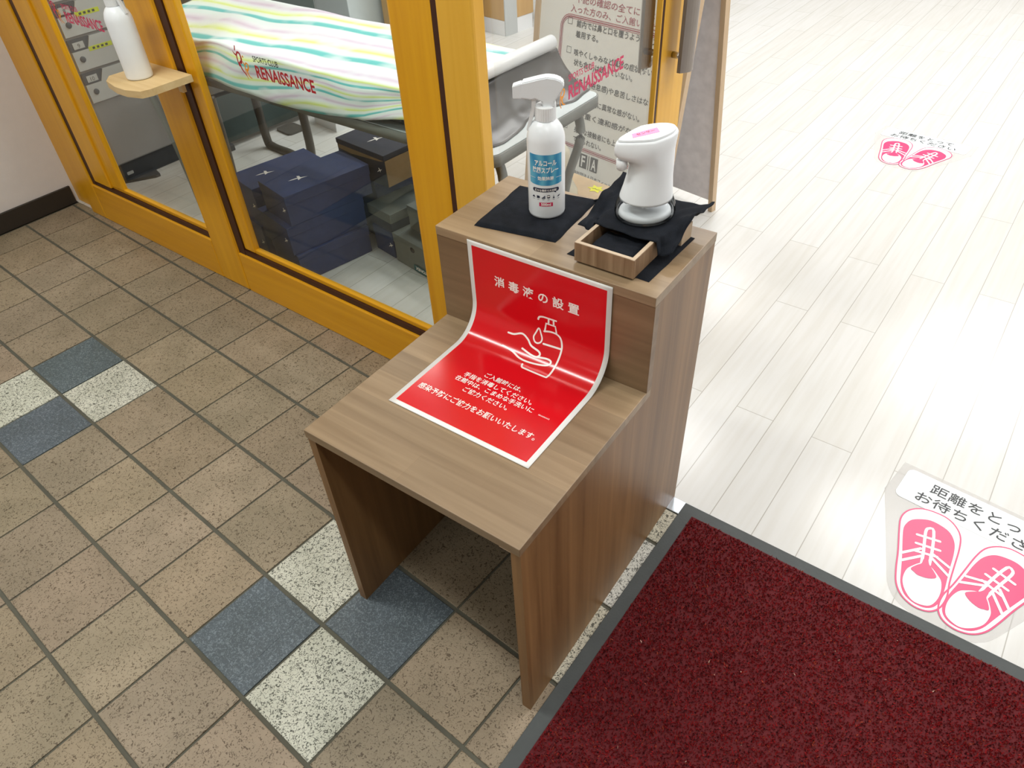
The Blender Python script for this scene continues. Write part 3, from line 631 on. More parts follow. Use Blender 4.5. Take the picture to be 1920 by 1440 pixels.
mb = MB(); mb.grid(44, 34, drape); o = mb.build('cleaning_cloth', 'black', fixn=False); so = o.modifiers.new('s', 'SOLIDIFY'); so.thickness = .0016; so.offset = -1; tag(o, 'crumpled black cloth draped over the tray beneath the soap dispenser', 'cloth')
MB().box(1.556, 1.582, -.075, -.038, TZ + .003, TZ + .034, .001).build('wooden_block', 'trayrim').update_tag()
tag(bpy.data.objects['wooden_block'], 'pale wooden block beside the tray under the draped cloth', 'block')

dp = thing('soap_dispenser', (DC.x, DC.y, DZ + .0012), 'white automatic soap dispenser with clear tank on the draped cloth', 'dispenser', math.radians(50)); dp.scale = (.84, .84, .865)
# clear tank
MB().lathe([(.001, 0), (.055, 0), (.0605, .004), (.062, .012), (.060, .026), (.0525, .044)], n=56, sy=.9).build('clear_tank', 'clear', dp)
MB().lathe([(.001, .002), (.050, .002), (.054, .006), (.052, .013), (.046, .016), (.010, .017), (.006, .040), (.001, .041)], n=48, sy=.9).build('tank_liner', 'plastic_dull', dp)
# body: sections from waist to head, head reaching towards the nozzle (-x)
def sect(z, cx, rx, ry, pinch=0, n=48):
    out = []
    for i in range(n):
        a = 2 * PI * i / n; x = math.cos(a); y = math.sin(a)
        k = 1 - pinch * max(0, -x)
        out.append((cx + rx * x, ry * y * k, z))
    return out
secs = [sect(.040, 0, .0535, .049), sect(.044, 0, .0530, .0485), sect(.062, .002, .0490, .0455), sect(.085, .004, .0450, .0425), sect(.106, .006, .0430, .041), sect(.120, .002, .0470, .041, .1), sect(.129, -.006, .055, .041, .3), sect(.138, -.010, .060, .0410, .42), sect(.149, -.010, .0615, .041, .48), sect(.158, -.0085, .0615, .038, .5), sect(.1625, -.0085, .059, .036, .5)]
mb = MB(); n = 48; vs = []
for i_, s_ in enumerate(secs):
    for (x, y, z) in s_:
        if i_ >= 6: z += (x + .01) * .11        # head slopes down towards the nozzle
        vs.append((x, y, z))
mb.add(vs, [(j * n + i, j * n + (i + 1) % n, (j + 1) * n + (i + 1) % n, (j + 1) * n + i) for j in range(len(secs) - 1) for i in range(n)] + [tuple((len(secs) - 1) * n + i for i in range(n)), tuple(range(n))[::-1]], 0, True)
bd = mb.build('dispenser_body', 'plastic', dp)
mb = MB(); lid = [sect(.1632, -.0085, .0565, .0335, .52), sect(.1665, -.0085, .0555, .0325, .52), sect(.1672, -.0085, .052, .030, .52)]
vs = [(x, y, z + (x + .01) * .11) for s_ in lid for (x, y, z) in s_]
mb.add(vs, [(j * n + i, j * n + (i + 1) % n, (j + 1) * n + (i + 1) % n, (j + 1) * n + i) for j in range(2) for i in range(n)] + [tuple(2 * n + i for i in range(n))], 0, False); mb.build('lid', 'plastic', dp)
MB().lathe([(.001, .101), (.006, .101), (.0095, .104), (.011, .110), (.011, .122)], -.055, 0, 24).build('nozzle', 'plastic_dull', dp)
lz = lambda x, y: (x, y, .1676 + (x + .01) * .11)
pl = Flat().poly([(-.040, -.010), (.012, -.013), (.014, .008), (-.036, .007)]).build('pink_label', 'pinklabel', lz, dp)
Flat().text('手を出す', -.033, -.006, .011, width=.032, bold=.02).text('SENSOR', -.001, .010, .004) .build('lettering', 'magenta', lambda x, y: (x, y, .1681 + (x + .01) * .11), pl) if False else Flat().text('センサー', -.030, -.005, .010, width=.036, bold=.01).build('lettering', 'magenta', lambda x, y: (x, y, .1680 + (x + .01) * .11), pl)

# ================================================================== SHELF WITH SECOND BOTTLE
sf = thing('corner_shelf', (0, -.014, .735), 'small pale pine shelf fixed to the yellow post between the windows', 'shelf')
MB().prism([(-.115, 0), (-.118, -.125), (-.085, -.152), (-.02, -.165), (.03, -.165), (.078, -.150), (.086, -.125), (.086, 0)], -.018, 0).build('shelf_board', 'pine', sf)
MB().box(-.115, -.096, -.012, 0, -.055, -.018, .001).build('bracket_block', 'pine', sf).location = (.13, 0, 0)
bottle('spray_bottle', 'plain white spray bottle on the pine shelf', (-.028, -.098, .735), math.radians(200), False).scale = (.9, .9, .95)

# ================================================================== RED ENTRANCE MAT
mt = thing('entrance_mat', (1.643, -.004, .0025), 'dark red pile entrance mat with grey rubber border', 'mat', math.radians(.3))
MW, ML, BR = 2.4, 1.9, .030
MB().box(0, MW, -ML, 0, 0, .004, .0012).build('rubber_border', 'rubber', mt)
MB().box(BR, MW - BR, -ML + BR, -BR, .004, .0062, .001).build('mat_backing', 'pilebase', mt)
rng = np.random.default_rng(3)
N = 150000
# tufts only where the mat can be seen from around the photograph's viewpoint
px = rng.uniform(BR + .002, 1.15, N); py = -rng.uniform(BR + .002, 1.25, N)
keep = rng.random(N) < np.clip(1.25 - .35 * (px + -py - .6), .5, 1); px, py = px[keep], py[keep]; N = len(px)
ang = rng.uniform(0, 2 * PI, N); hh = rng.uniform(.0028, .0062, N); lean = rng.uniform(0, .0045, N); la = rng.uniform(0, 2 * PI, N); wd = rng.uniform(.0012, .0022, N)
V = np.zeros((N, 3, 3), np.float32)
V[:, 0] = np.c_[px - wd * np.cos(ang), py - wd * np.sin(ang), np.full(N, .0062)]; V[:, 1] = np.c_[px + wd * np.cos(ang), py + wd * np.sin(ang), np.full(N, .0062)]; V[:, 2] = np.c_[px + lean * np.cos(la), py + lean * np.sin(la), .0062 + hh]
me = bpy.data.meshes.new('pile'); me.vertices.add(3 * N); me.vertices.foreach_set('co', V.ravel()); me.loops.add(3 * N); me.loops.foreach_set('vertex_index', np.arange(3 * N, dtype=np.int32)); me.polygons.add(N); me.polygons.foreach_set('loop_start', np.arange(0, 3 * N, 3, dtype=np.int32)); me.update(); me.validate()
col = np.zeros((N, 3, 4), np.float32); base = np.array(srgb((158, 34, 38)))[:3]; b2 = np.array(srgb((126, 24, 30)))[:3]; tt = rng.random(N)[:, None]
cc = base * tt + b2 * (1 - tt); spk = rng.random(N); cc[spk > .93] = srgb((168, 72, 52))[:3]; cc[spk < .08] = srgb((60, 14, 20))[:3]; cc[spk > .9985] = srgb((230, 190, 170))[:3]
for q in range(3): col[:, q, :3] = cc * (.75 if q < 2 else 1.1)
col[:, :, 3] = 1
ca = me.color_attributes.new('tone', 'FLOAT_COLOR', 'CORNER'); ca.data.foreach_set('color', col.ravel())
link('pile', me, 'pile', mt)['kind'] = 'stuff'

# ================================================================== FLOOR STICKERS
A75 = math.radians(7.5)
def rt(L): return [(x * math.cos(A75) - y * math.sin(A75), x * math.sin(A75) + y * math.cos(A75)) for x, y in L]
outer = rt([(.0445, -.1099), (.0634, -.0993), (.0868, -.0965), (.1112, -.1001), (.1315, -.1152), (.1449, -.1387), (.1492, -.1738), (.1489, -.2258), (.1486, -.2758), (.1509, -.3163), (.145, -.3474), (.1327, -.3661), (.1157, -.3741), (.0938, -.3729), (.0717, -.3598), (.0563, -.3355), (.0478, -.2995), (.0401, -.2484), (.0284, -.1881), (.0239, -.1534), (.0302, -.1278)])
body = rt([(.0365, -.1689), (.044, -.1486), (.0591, -.1357), (.081, -.1264), (.1052, -.1297), (.1246, -.1403), (.1375, -.1636), (.142, -.1959), (.1422, -.2343), (.1429, -.2672), (.1436, -.2992), (.1419, -.3319), (.1332, -.3551), (.1168, -.3668), (.0951, -.3662), (.0761, -.3549), (.0636, -.3308), (.0573, -.2975), (.0513, -.263), (.0432, -.2241), (.0363, -.1876)])
toe = rt([(.0716, -.279), (.0655, -.2964), (.0656, -.3213), (.0749, -.3437), (.0912, -.3609), (.1081, -.3636), (.1254, -.3563), (.1348, -.3366), (.1378, -.311), (.1341, -.2852), (.1244, -.2709), (.1076, -.2566), (.0904, -.255)])
tongue = rt([(.0733, -.283), (.0818, -.2678), (.0896, -.2577), (.0909, -.244), (.0984, -.2391), (.104, -.2526), (.1148, -.2646), (.1233, -.279), (.1089, -.29), (.0901, -.293), (.0808, -.2887)])
laces = [rt(l) for l in ([(.0896, -.2577), (.0857, -.2191), (.0787, -.1651), (.0832, -.1516), (.093, -.1537), (.1013, -.209), (.104, -.2526)], [(.0649, -.1831), (.11, -.1768)], [(.068, -.2082), (.1151, -.2024)], [(.0709, -.2307), (.1135, -.223)], [(.048, -.2512), (.0798, -.2184)], [(.052, -.272), (.0877, -.2353)], [(.1022, -.2302), (.1431, -.2609)], [(.1044, -.2201), (.1406, -.2375)])]
XM = .187
def grow(P, d):
    cx = sum(p[0] for p in P) / len(P); cy = sum(p[1] for p in P) / len(P); o_ = []
    for i in range(len(P)):
        a, b = Vector(P[i - 1]), Vector(P[(i + 1) % len(P)]); t_ = (b - a).normalized(); nn = Vector((t_.y, -t_.x))
        if nn.dot(Vector(P[i]) - Vector((cx, cy))) < 0: nn = -nn
        q = Vector(P[i]) + nn * d; o_.append((q.x, q.y))
    return o_
def sticker(label, loc, rz, k=1.):
    s = thing('floor_sticker', loc, label, 'floor sticker', rz, group='distancing floor stickers'); s.scale = (k, k, 1)
    mir = lambda P: [(2 * XM - x, y) for x, y in P]
    z = lambda h: (lambda x, y: (x, y, h))
    f = Flat(); O1 = cat(outer, 4, True); f.poly(grow(O1, .018)); f.poly(mir(grow(O1, .018))); f.rrect(-.018, -.105, .395, .035, .03)
    # union as a single sheet would double the film where pieces overlap, so stack them at one height each
    hs = []
    ff = Flat().poly([(-.012, .030), (.386, .030), (.394, .015), (.394, -.085), (.380, -.103)] + [(p[0], p[1]) for p in mir(grow(O1, .018)) if p[1] < -.12 and p[0] > XM + .04][::1] )
    hull = sorted([p for P_ in (grow(O1, .018), mir(grow(O1, .018))) for p in P_] + [(-.012, .028), (.386, .028), (.392, -.085), (-.018, -.085)])
    def half(pts):
        out = []
        for p in pts:
            while len(out) > 1 and (out[-1][0] - out[-2][0]) * (p[1] - out[-2][1]) - (out[-1][1] - out[-2][1]) * (p[0] - out[-2][0]) <= 0: out.pop()
            out.append(p)
        return out
    hl = half(hull)[:-1] + half(hull[::-1])[:-1]
    Flat().poly(hl).build('clear_film', 'film', z(.0006), s)
    Flat().rrect(.004, -.088, .368, .016, .016).build('white_text_plate', 'decalwhite', z(.0010), s)
    gus = [(.10, -.0885), (.28, -.0885)] + [p for p in mir(O1) if p[0] < XM + .1 and -.30 < p[1] < -.10 and p[0] < .27][::-1]
    Flat().poly([(.12, -.0885), (.25, -.0885), (XM + .03, -.26), (XM, -.31), (XM - .03, -.26)]).build('white_gusset', 'decalwhite', z(.0008), s)
    w_ = Flat(); w_.poly(O1); w_.poly(mir(O1)); w_.build('white_shoe_shape', 'decalwhite', z(.0012), s)
    p1 = Flat(); p1.stroke(O1, .0035, closed=True); p1.stroke(mir(O1), .0035, closed=True); B1 = cat(body, 4, True); p1.poly(B1); p1.poly(mir(B1)); sh = p1.build('shoe_outline', 'pink', z(.0014), s)
    T1 = cat(toe, 4, True); q = Flat(); q.poly(T1); q.poly(mir(T1))
    for l in laces:
        l_ = cat(l, 3) if len(l) > 2 else l; q.stroke(l_, .0062); q.stroke(mir(l_), .0062)
    q.build('laces_and_toecap', 'decalwhite', z(.0018), s)
    g_ = cat(tongue, 3, True); Flat().poly(g_).build('tongue', 'pink', z(.0024), s); Flat().poly(mir(g_)).build('tongue', 'pink', z(.0024), s)
    tx = Flat(); tx.text('距離をとって', XM - .006, -.030, .036, width=.232, align='C', bold=.004); tx.text('お待ちください', XM - .004, -.072, .036, width=.276, align='C', bold=.004); tx.build('lettering', 'ink', z(.0018), s)
    return s
sticker('near floor sticker with pink shoes beside the red mat', (2.030, .392, 0), math.radians(2.5 - 7.5))
sticker('far floor sticker with pink shoes on the pale planks', (1.393, 2.424, 0), math.radians(-6), .97)

# ================================================================== INSIDE, BEHIND THE GLASS
# lockers against the side, fronts facing +x at x=-1.155
lk = thing('shoe_lockers', (-1.155, .10, 0), 'grey shoe locker cabinet with numbered doors behind the narrow left window', 'lockers')
MB().box(-.36, -.004, .0, 1.12, .08, 1.45, .003).build('cabinet_body', 'locker', lk)
MB().box(-.34, -.012, .01, 1.10, 0, .08).build('plinth', 'lockerdark', lk)
MB().prism([(.10, 0), (.26, 0), (.24, .05), (.22, .05)], 0, .012, lambda a, b, h: (b * 1.5 - .01, a, h)).build('foot_plate', 'lockerdark', lk)
Flat().rrect(.135, .026, .165, .040, .004).build('maker_plate', 'lockerlight', lambda a, b: (-.0095, a, b), lk)
num = 10
for r_ in range(8):
    zb = .3485 + r_ * .1242
    if zb > 1.3: break
    for c_ in range(4):
        y0 = .115 + c_ * .232
        d_ = MB().prism([(y0, zb), (y0 + .205, zb), (y0 + .205, zb + .112), (y0 + .088, zb + .112), (y0 + .066, zb + .070), (y0, zb + .070)], -.004, .004, lambda a, b, h: (h, a, b)).build('locker_door', 'lockerlight', lk)
        MB().box(.0, .003, y0 - .002, y0 + .088, zb + .068, zb + .113).build('recess', 'lockerdark', lk) if False else None
        MB().box(-.004, .001, y0 - .002, y0 + .086, zb + .072, zb + .114).build('recess_panel', 'lockerdark', d_)
        pl_ = MB().box(.001, .003, y0 + .014, y0 + .058, zb + .074 + .004, zb + .102).build('number_plate', 'lockerlight', d_)
        nn = {0: '10', 1: '9', 2: '8', 3: '7'}.get(r_, str(max(1, 10 - r_))) if c_ == 0 else str(max(1, 10 - r_) + 10 * c_)
        Flat().text(nn, y0 + .036, zb + .081, .022, align='C').build('numeral', 'labeldark', lambda a, b: (.0036, a, b), d_)
        k_o = MB().lathe([(.001, 0), (.011, 0), (.011, .003), (.009, .005), (.001, .005)], n=20).build('lock', 'lockerdark', d_)
        k_o.rotation_euler = (0, PI / 2, 0); k_o.location = (.004, y0 + .030, zb + .040)
        if r_ in (1, 2, 4) or c_ % 2:
            s_l = MB().box(.004, .0048, y0 + .068, y0 + .165, zb + .060, zb + .076).build('lime_label', 'lime', d_)
            f = Flat()
            for q in range(4): f.rect(y0 + .083 + q * .018, zb + .064, y0 + .093 + q * .018, zb + .072)
            f.build('label_print', 'ink', lambda a, b: (.0052, a, b), d_)
# partition board beside the chair (dark, seen under the towel)
o = thing('standing_board', (-1.08, .62, 0), 'tall dark green panel standing on the floor behind the towel table', 'panel', math.radians(-4))
MB().box(-.012, .012, 0, .70, .025, .62, .003).build('board', 'darkgreen', o)
for yy in (.05, .62): MB().box(-.05, .05, yy, yy + .03, 0, .028, .003).build('foot', 'lockerdark', o)

# chair
ch = thing('folding_chair', (-.74, .60, 0), 'dark chair with curved legs behind the post between the windows', 'chair', math.radians(-6))
mb = MB(); mb.grid(8, 8, lambda a, b: (-.19 + .38 * a, -.19 + .38 * b, .43 + .012 * math.cos((a - .5) * PI) * math.cos((b - .5) * PI))); mb.grid(1, 1, lambda a, b: (-.19 + .38 * a, -.19 + .38 * b, .415)); mb.build('seat', 'chair', ch)
for s_ in (-1, 1): MB().tube(cat([(.17, s_ * .18, .425), (.175, s_ * .185, .25), (.16, s_ * .19, .06), (.10, s_ * .19, .012), (-.02, s_ * .19, .012), (-.16, s_ * .185, .012), (-.19, s_ * .18, .06), (-.185, s_ * .175, .42)], 6), .019, 12).build('leg', 'chair', ch)
MB().grid(8, 6, lambda a, b: (-.20 - .03 * math.sin(a * PI), -.19 + .38 * a, .52 + .16 * b)).build('backrest', 'chair', ch)
for s_ in (-1, 1): MB().tube([(-.185, s_ * .17, .42), (-.20, s_ * .175, .66)], .011, 10).build('backrest_post', 'chair', ch)

# folding table
tb = thing('folding_table', (1.068, .060, 0), 'light grey folding table with rounded corners inside the glass door', 'table')
def rr(x0, y0, x1, y1, r, n=6):
    p = []
    for cx, cy, a in ((x1 - r, y1 - r, 0), (x0 + r, y1 - r, 90), (x0 + r, y0 + r, 180), (x1 - r, y0 + r, 270)):
        for k in range(n + 1): q = math.radians(a + 90 * k / n); p.append((cx + r * math.cos(q), cy + r * math.sin(q)))
    return p
MB().prism(rr(-1.49, 0, 0, .445, .028), .672, .698, sm=True).build('table_edge', 'tablerim', tb)
MB().prism(rr(-1.486, .004, -.004, .441, .025), .6975, .7, sm=True).build('tabletop', 'tabletop', tb)
for x_ in (-.10, -1.37):
    s_ = 1 if x_ > -1 else -1
    for y_ in ((.06, .385) if s_ > 0 else (.02, .10)): MB().tube(cat([(x_ + s_ * .06, y_, .672), (x_ + s_ * .075, y_, .60), (x_ + s_ * .03, y_, .45), (x_, y_, .2), (x_, y_, .0)], 6), .012, 12).build('leg', 'tablerim', tb)
    MB().tube([(x_, .06, .20), (x_, .385, .20)] if s_ > 0 else [(x_, .02, .20), (x_, .10, .20)], .009, 10).build('crossbar', 'tablerim', tb)
# low equipment box on the table hidden by vinyl and towel
TBZ = .700
def vin(a, b):
    # a: along y (front->back), b: from inner top edge down to the tabletop, spreading to +x
    y = .075 + .43 * a; fold = noise.noise(Vector((a * 7, b * 3, 1)))
    if b < .35: x = .885 + .045 * (b / .35); z = TBZ + .086
    else:
        q = (b - .35) / .65; x = .930 + .095 * q ** 1.5 + .012 * fold * q + .02 * q * math.sin(a * 9) * (1 - .3 * a); z = TBZ + .086 * (1 - q) ** 1.3 + .001
    return (x, y, z + .004 * fold * (1 if .2 < b < .95 else 0))
vy_ = thing('vinyl_cover', (0, 0, 0), 'dark grey plastic sheet covering a low case on the folding table', 'cover')
mb = MB(); mb.grid(40, 30, vin); ov = mb.build('sheet', 'vinyl', vy_, fixn=False); so = ov.modifiers.new('s', 'SOLIDIFY'); so.thickness = .001
cb = thing('equipment_case', (-.36, .09, TBZ + .0005), 'low dark case on the folding table under the striped towel', 'case')
MB().box(0, 1.235, 0, .36, 0, .078, .006).build('case_body', 'lockerdark', cb)
o = MB().tube([(.918, .075, TBZ + .108), (.926, .30, TBZ + .108), (.932, .478, TBZ + .108)], .0175, 24).build('paper_roll', 'plastic'); tag(o, 'long white roll lying along the edge of the covered case', 'roll')
# striped towel
def tow(a, b):
    # a along x -.36..0.915 ; b 0 = front hem, 1 = back
    x = -.38 + 1.285 * a
    hem = .712 - .028 * math.sin(PI * min(1, max(0, (x + .1) / .9))) ** 2 + (.035 * max(0, (x - .68) / .2))
    nzv = noise.noise(Vector((x * 5.5, b * 3.2, 4)))
    drop = .34
    if b < drop:
        q = b / drop; z = hem + (TBZ + .090 - hem) * q ** .8; y = .052 + .012 * math.sin(q * PI) * (.5 + nzv) + .022 * q ** 2
    else:
        q = (b - drop) / (1 - drop); y = .074 + .37 * q; z = TBZ + .090 + .010 * math.sin(x * 11 + q * 6) * q * (1 - q) * 2
    rid = math.sin(x * 15 - b * 7 + 2.2 * nzv)
    z += .010 * nzv * (1 if b > .1 else b * 10) + .0045 * rid * min(1, b * 5) * (1 - b); y += (-.004 * max(0, rid) if b < .3 else 0) + .010 * noise.noise(Vector((x * 9, b * 2, 8))) * (1 - b)
    y = max(y, .047)
    if z < TBZ + .004: y = min(y, .056)
    z = max(z, TBZ + .0835) if y > .083 else z
    if x > .87: z += .006
    return (x, y, z)
mb = MB(); NX, NY = 110, 50; mb.grid(NX, NY, tow); ot = mb.build('striped_towel', 'towel', fixn=False)
uvl = ot.data.uv_layers.new(name='UVMap')
for p in ot.data.polygons:
    for li in p.loop_indices:
        vi = ot.data.loops[li].vertex_index; i = vi % (NX + 1); j = vi // (NX + 1); q_ = max(0, 1 - j / NY / .36); uvl.data[li].uv = (i / NX * 1.28, j / NY * .62 - .42 * i / NX * q_ - .03 * math.sin(i / NX * 22) * min(1, 2 * q_))
so = ot.modifiers.new('s', 'SOLIDIFY'); so.thickness = .0015; so.offset = 0
tag(ot, 'pastel striped towel in teal, lime and lilac draped over the table', 'towel')

# shoe boxes
def mark(fl_, cx, cy, k, rot=0):
    P = [(-1, -.7), (-.55, -.25), (-.1, .1), (-.35, .5), (-.05, .55), (.2, .2), (1, .45), (.35, -.02), (.15, -.5), (-.05, -.1), (-.5, -.45)]
    c_, s_ = math.cos(rot), math.sin(rot); fl_.poly([(cx + k * (x * c_ - y * s_), cy + k * (x * s_ + y * c_)) for x, y in P]); return fl_
def shoebox(label, loc, rz, sx, sy, sz, mat, group=None, lidmat=None, side=None, marks=True, cat_='box', lid=.035):
    """origin: front right lower corner; extends -x by sx, +y by sy"""
    b = thing('shoe_box', loc, label, cat_, rz, group)
    mb_ = MB(); mb_.box(-sx + .002, -.002, .002, sy - .002, 0, sz - .003, .001)
    mb_.build('box_base', side or mat, b); MB().box(-sx, 0, 0, sy, sz - lid, sz, .0012).build('lid', lidmat or mat, b)
    if marks:
        f_ = Flat(); mark(f_, -sx * .5, sy * .32, .030, .8); f_.build('mark', 'inkwhite', lambda x, y: (x, y, sz + .0006), b)
        f_ = Flat(); mark(f_, -sx * .12, sz * .5, .015); f_.build('mark', 'inkwhite', lambda x, y: (x, -.0008, y), b)
    return b
G1 = 'navy shoe boxes stacked under the towel table'
bz = math.radians(-10.5)
shoebox('bottom box of the big navy shoe box stack behind the wide window', (.128, .125, .001), bz, .19, .285, .104, 'navy', G1)
shoebox('middle box of the big navy shoe box stack', (.118, .118, .106), bz, .205, .30, .104, 'navy', G1)
shoebox('top box of the big navy shoe box stack, white mark on lid', (.125, .135, .211), bz, .175, .325, .106, 'navy', G1)
shoebox('navy shoe box half hidden left of the big navy stack', (-.092, .155, .001), bz, .17, .30, .135, 'navy', G1)
shoebox('upper navy shoe box left of the big navy stack', (-.096, .165, .137), bz, .17, .30, .135, 'navy', G1)
bq = math.radians(-9)
G2 = 'shoe boxes along the back of the stack under the table'
shoebox('navy shoe box on the floor beside the grey box', (.288, .412, .001), bq, .115, .20, .10, 'navy', G2)
shoebox('grey topped navy shoe box on the small navy one', (.290, .416, .102), bq, .135, .20, .07, 'navydark', G2, lidmat='greybox', marks=False)
gb = shoebox('grey shoe box with teal label on the floor by the window post', (.520, .372, .001), bq, .225, .30, .112, 'greybox', G2, marks=False)
mb = MB(); mb.lathe([(.001, 0), (.012, 0), (.012, .001), (.001, .001)], n=20, sy=.8); hole = mb.build('hand_hole', 'baseb', gb); hole.rotation_euler = (PI / 2, 0, 0); hole.location = (-.115, -.0006, .085)
lab = Flat().rect(-.118, .004, -.036, .030).build('teal_label', 'teal', lambda x, y: (x, -.0012, y), gb)
Flat().text('YONEX', -.077, .0245, .017, width=.062, align='C', bold=.03, rot=PI).build('lettering', 'inkwhite', lambda x, y: (x, -.0018, y), lab)
Flat().text('YONEX', -.150, .06, .02, width=.06, bold=.02).build('lettering', 'inkwhite', lambda x, y: (x, y, .1126), gb)
shoebox('pale grey shoe box on the teal-labelled grey box', (.530, .43, .114), bq, .20, .26, .09, 'greybox', G2, marks=False)
shoebox('navy shoe box behind the grey boxes', (.160, .482, .001), bq, .21, .22, .125, 'navydark', G2, marks=True)
shoebox('middle navy box behind the grey boxes', (.162, .484, .127), bq, .21, .22, .11, 'navy', G2, marks=False)
bx = shoebox('tan sided shoe box with dark navy lid, highest in the back stack', (.247, .470, .238), math.radians(-5), .26, .24, .116, 'navydark', G2, marks=True, lid=.018)
MB().box(.0003, .0012, .003, .237, .002, .096).build('tan_side', 'tan', bx)
Flat().poly([(-.25, .0975), (-.25, .082), (-.18, .078), (-.02, .092), (-.002, .0975)]).build('tan_flap', 'tan', lambda x, y: (x, -.0006, y), bx)
# white shoe-like curl on grey box
o = MB().tube(cat([(.365, .52, .207), (.372, .50, .214), (.392, .49, .220), (.415, .49, .222)], 5), [.004 + .0 * i for i in range(16)], 10).build('white_strap', 'plastic'); tag(o, 'small white curved strap lying on the pale grey shoe box', 'strap')
o = MB().box(-.02, .02, -.014, .014, 0, .03, .003).build('power_adapter', 'cream'); o.location = (-.05, .66, .36); tag(o, 'small white power adapter above the back shoe boxes', 'adapter')
bpy.data.objects['power_adapter'].location = (.06, .62, .3552)

# white bin and dark tray on the floor
o = thing('plastic_bin', (-.84, 1.10, 0), 'white plastic bin on the floor seen below the towel hem', 'bin', math.radians(-8))
MB().prism([(-.10, 0), (.08, 0), (.095, .12), (-.115, .12)], 0, .20, lambda a, b, h: (a, h, b)).build('bin_body', 'plastic_dull', o)
MB().prism(rr(-.12, -.006, .10, .206, .02), .12, .128).build('bin_rim', 'plastic', o)
o = MB().prism(rr(-.06, -.05, .06, .05, .02), 0, .010).build('dark_tray', 'labeldark'); o.location = (-.98, .99, .0); o.rotation_euler = (0, 0, -.1); tag(o, 'flat dark grey tray on the floor in front of the white bin', 'tray')

# reception furniture in the background
o = thing('white_cabinet', (-1.51, 1.9, 0), 'large pale grey-white cabinet standing behind the towel', 'cabinet', math.radians(-4))
MB().box(-.58, .05, 0, .45, .02, 1.15, .004).build('cabinet_body', 'tabletop', o); MB().box(-.56, .03, .01, .44, 0, .02).build('plinth', 'lockerdark', o)
MB().box(-.262, -.258, -.003, .002, .06, 1.12).build('door_gap', 'lockerlight', o)
o = thing('wooden_column', (-1.20, 2.08, 0), 'maple veneered counter end standing beside the pale cabinet', 'counter', math.radians(-5))
MB().box(-.20, .0, 0, .4, 0, 1.1, .003).build('counter_side', 'maple', o); MB().box(.001, .03, .0, .5, 0, 1.1, .002).build('white_edge', 'white', o)
o = thing('reception_counter', (-.95, 2.68, 0), 'maple reception counter end with a pale kick panel', 'counter', math.radians(-8))
MB().box(-.36, .0, 0, .25, .085, 1.05, .003).build('counter_side', 'maple', o); MB().box(-.355, -.003, -.003, .24, 0, .085).build('kick_panel', 'plastic_dull', o)
MB().box(-.003, .004, -.004, .1, .0, 1.05).build('edge_strip', 'lockerlight', o)
o = thing('office_cabinet', (-.92, 3.0, 0), 'white panel raised on a grey metal foot beside the counter', 'cabinet', math.radians(-8))
MB().box(.0, .62, 0, .03, .16, 1.1, .003).build('white_panel', 'white', o); MB().box(.0, .60, .03, .25, .02, .16, .003).build('metal_base', 'tablerim', o)
MB().tube([(.02, -.05, .02), (.16, -.07, .022), (.20, -.03, .02)], .018, 14).build('metal_foot', 'chrome', o); MB().tube([(.22, -.02, .055), (.60, -.04, .06)], .012, 12).build('foot_bar', 'chrome', o)

# A-frame information board
th = math.radians(-10); n_ = Vector((-math.sin(th), math.cos(th), 0)); AL = math.atan(.15 / 1.15)
ab = thing('information_board', (1.008, 1.025, 0), 'wood framed A-board with entry conditions in Japanese behind the glass door', 'sign', th)
ct, stn = math.cos(AL), math.sin(AL)
def bd_(off): return lambda s, h: (s, stn * h - off * ct, ct * h + off * stn)
def bdp(x0, x1, h0, h1, t0, t1, b=.001):
    return lambda mb_: mb_.add([(x, stn * h - o_ * ct, ct * h + o_ * stn) for x in (x0, x1) for h in (h0, h1) for o_ in (t0, t1)], [(0, 1, 3, 2), (4, 6, 7, 5), (0, 4, 5, 1), (2, 3, 7, 6), (0, 2, 6, 4), (1, 5, 7, 3)])
mb = MB(); bdp(-.668, -.018, .03, 1.15, -.006, .0)(mb); mb.build('front_panel', 'board', ab)
mb = MB(); bdp(-.690, -.666, 0, 1.17, -.016, .006)(mb); bdp(-.019, .0, 0, 1.17, -.016, .006)(mb); bdp(-.69, .0, 1.15, 1.172, -.016, .006)(mb); mb.build('front_frame', 'ply', ab)
def rear(s, h, o_): return (s, .31 - stn * h + o_, ct * h)
mb = MB()
for x0, x1, h0, h1, t0, t1, mi in ((-.66, .002, .04, 1.14, .0, .006, 0), (.002, .020, 0, 1.17, -.012, .012, 1), (-.69, -.66, 0, 1.17, -.012, .012, 1)):
    mb.add([rear(x, h, o_) for x in (x0, x1) for h in (h0, h1) for o_ in (t0, t1)], [(0, 1, 3, 2), (4, 6, 7, 5), (0, 4, 5, 1), (2, 3, 7, 6), (0, 2, 6, 4), (1, 5, 7, 3)], mi)
mb.build('rear_panel', ['lilac', 'ply'], ab)
pf = bd_(.0012)
f = Flat()
f.text('館内では鼻と口を覆うようにマスクを', -.487, .625, .0235, width=.40, bold=.012); f.text('着用する。', -.487, .592, .0235, bold=.012, width=.105)
f.text('咳やくしゃみなど風邪の症状(軽い症', -.487, .533, .0235, width=.375, bold=.012); f.text('状も含む)は続いていない。', -.484, .500, .0235, bold=.012, width=.27)
f.text('だるさ(倦怠感)や息苦しさはない。', -.478, .440, .0235, width=.38, bold=.012)
f.text('嗅覚や味覚に異常な感がない。', -.470, .380, .0235, width=.31, bold=.012)
f.text('体が重く違和感がない。', -.470, .330, .0235, width=.33, bold=.012)
f.text('身近な接触者にも上記の症状が', -.452, .272, .0235, width=.32, bold=.012); f.text('てみられない。', -.452, .238, .0235, width=.14, bold=.012)
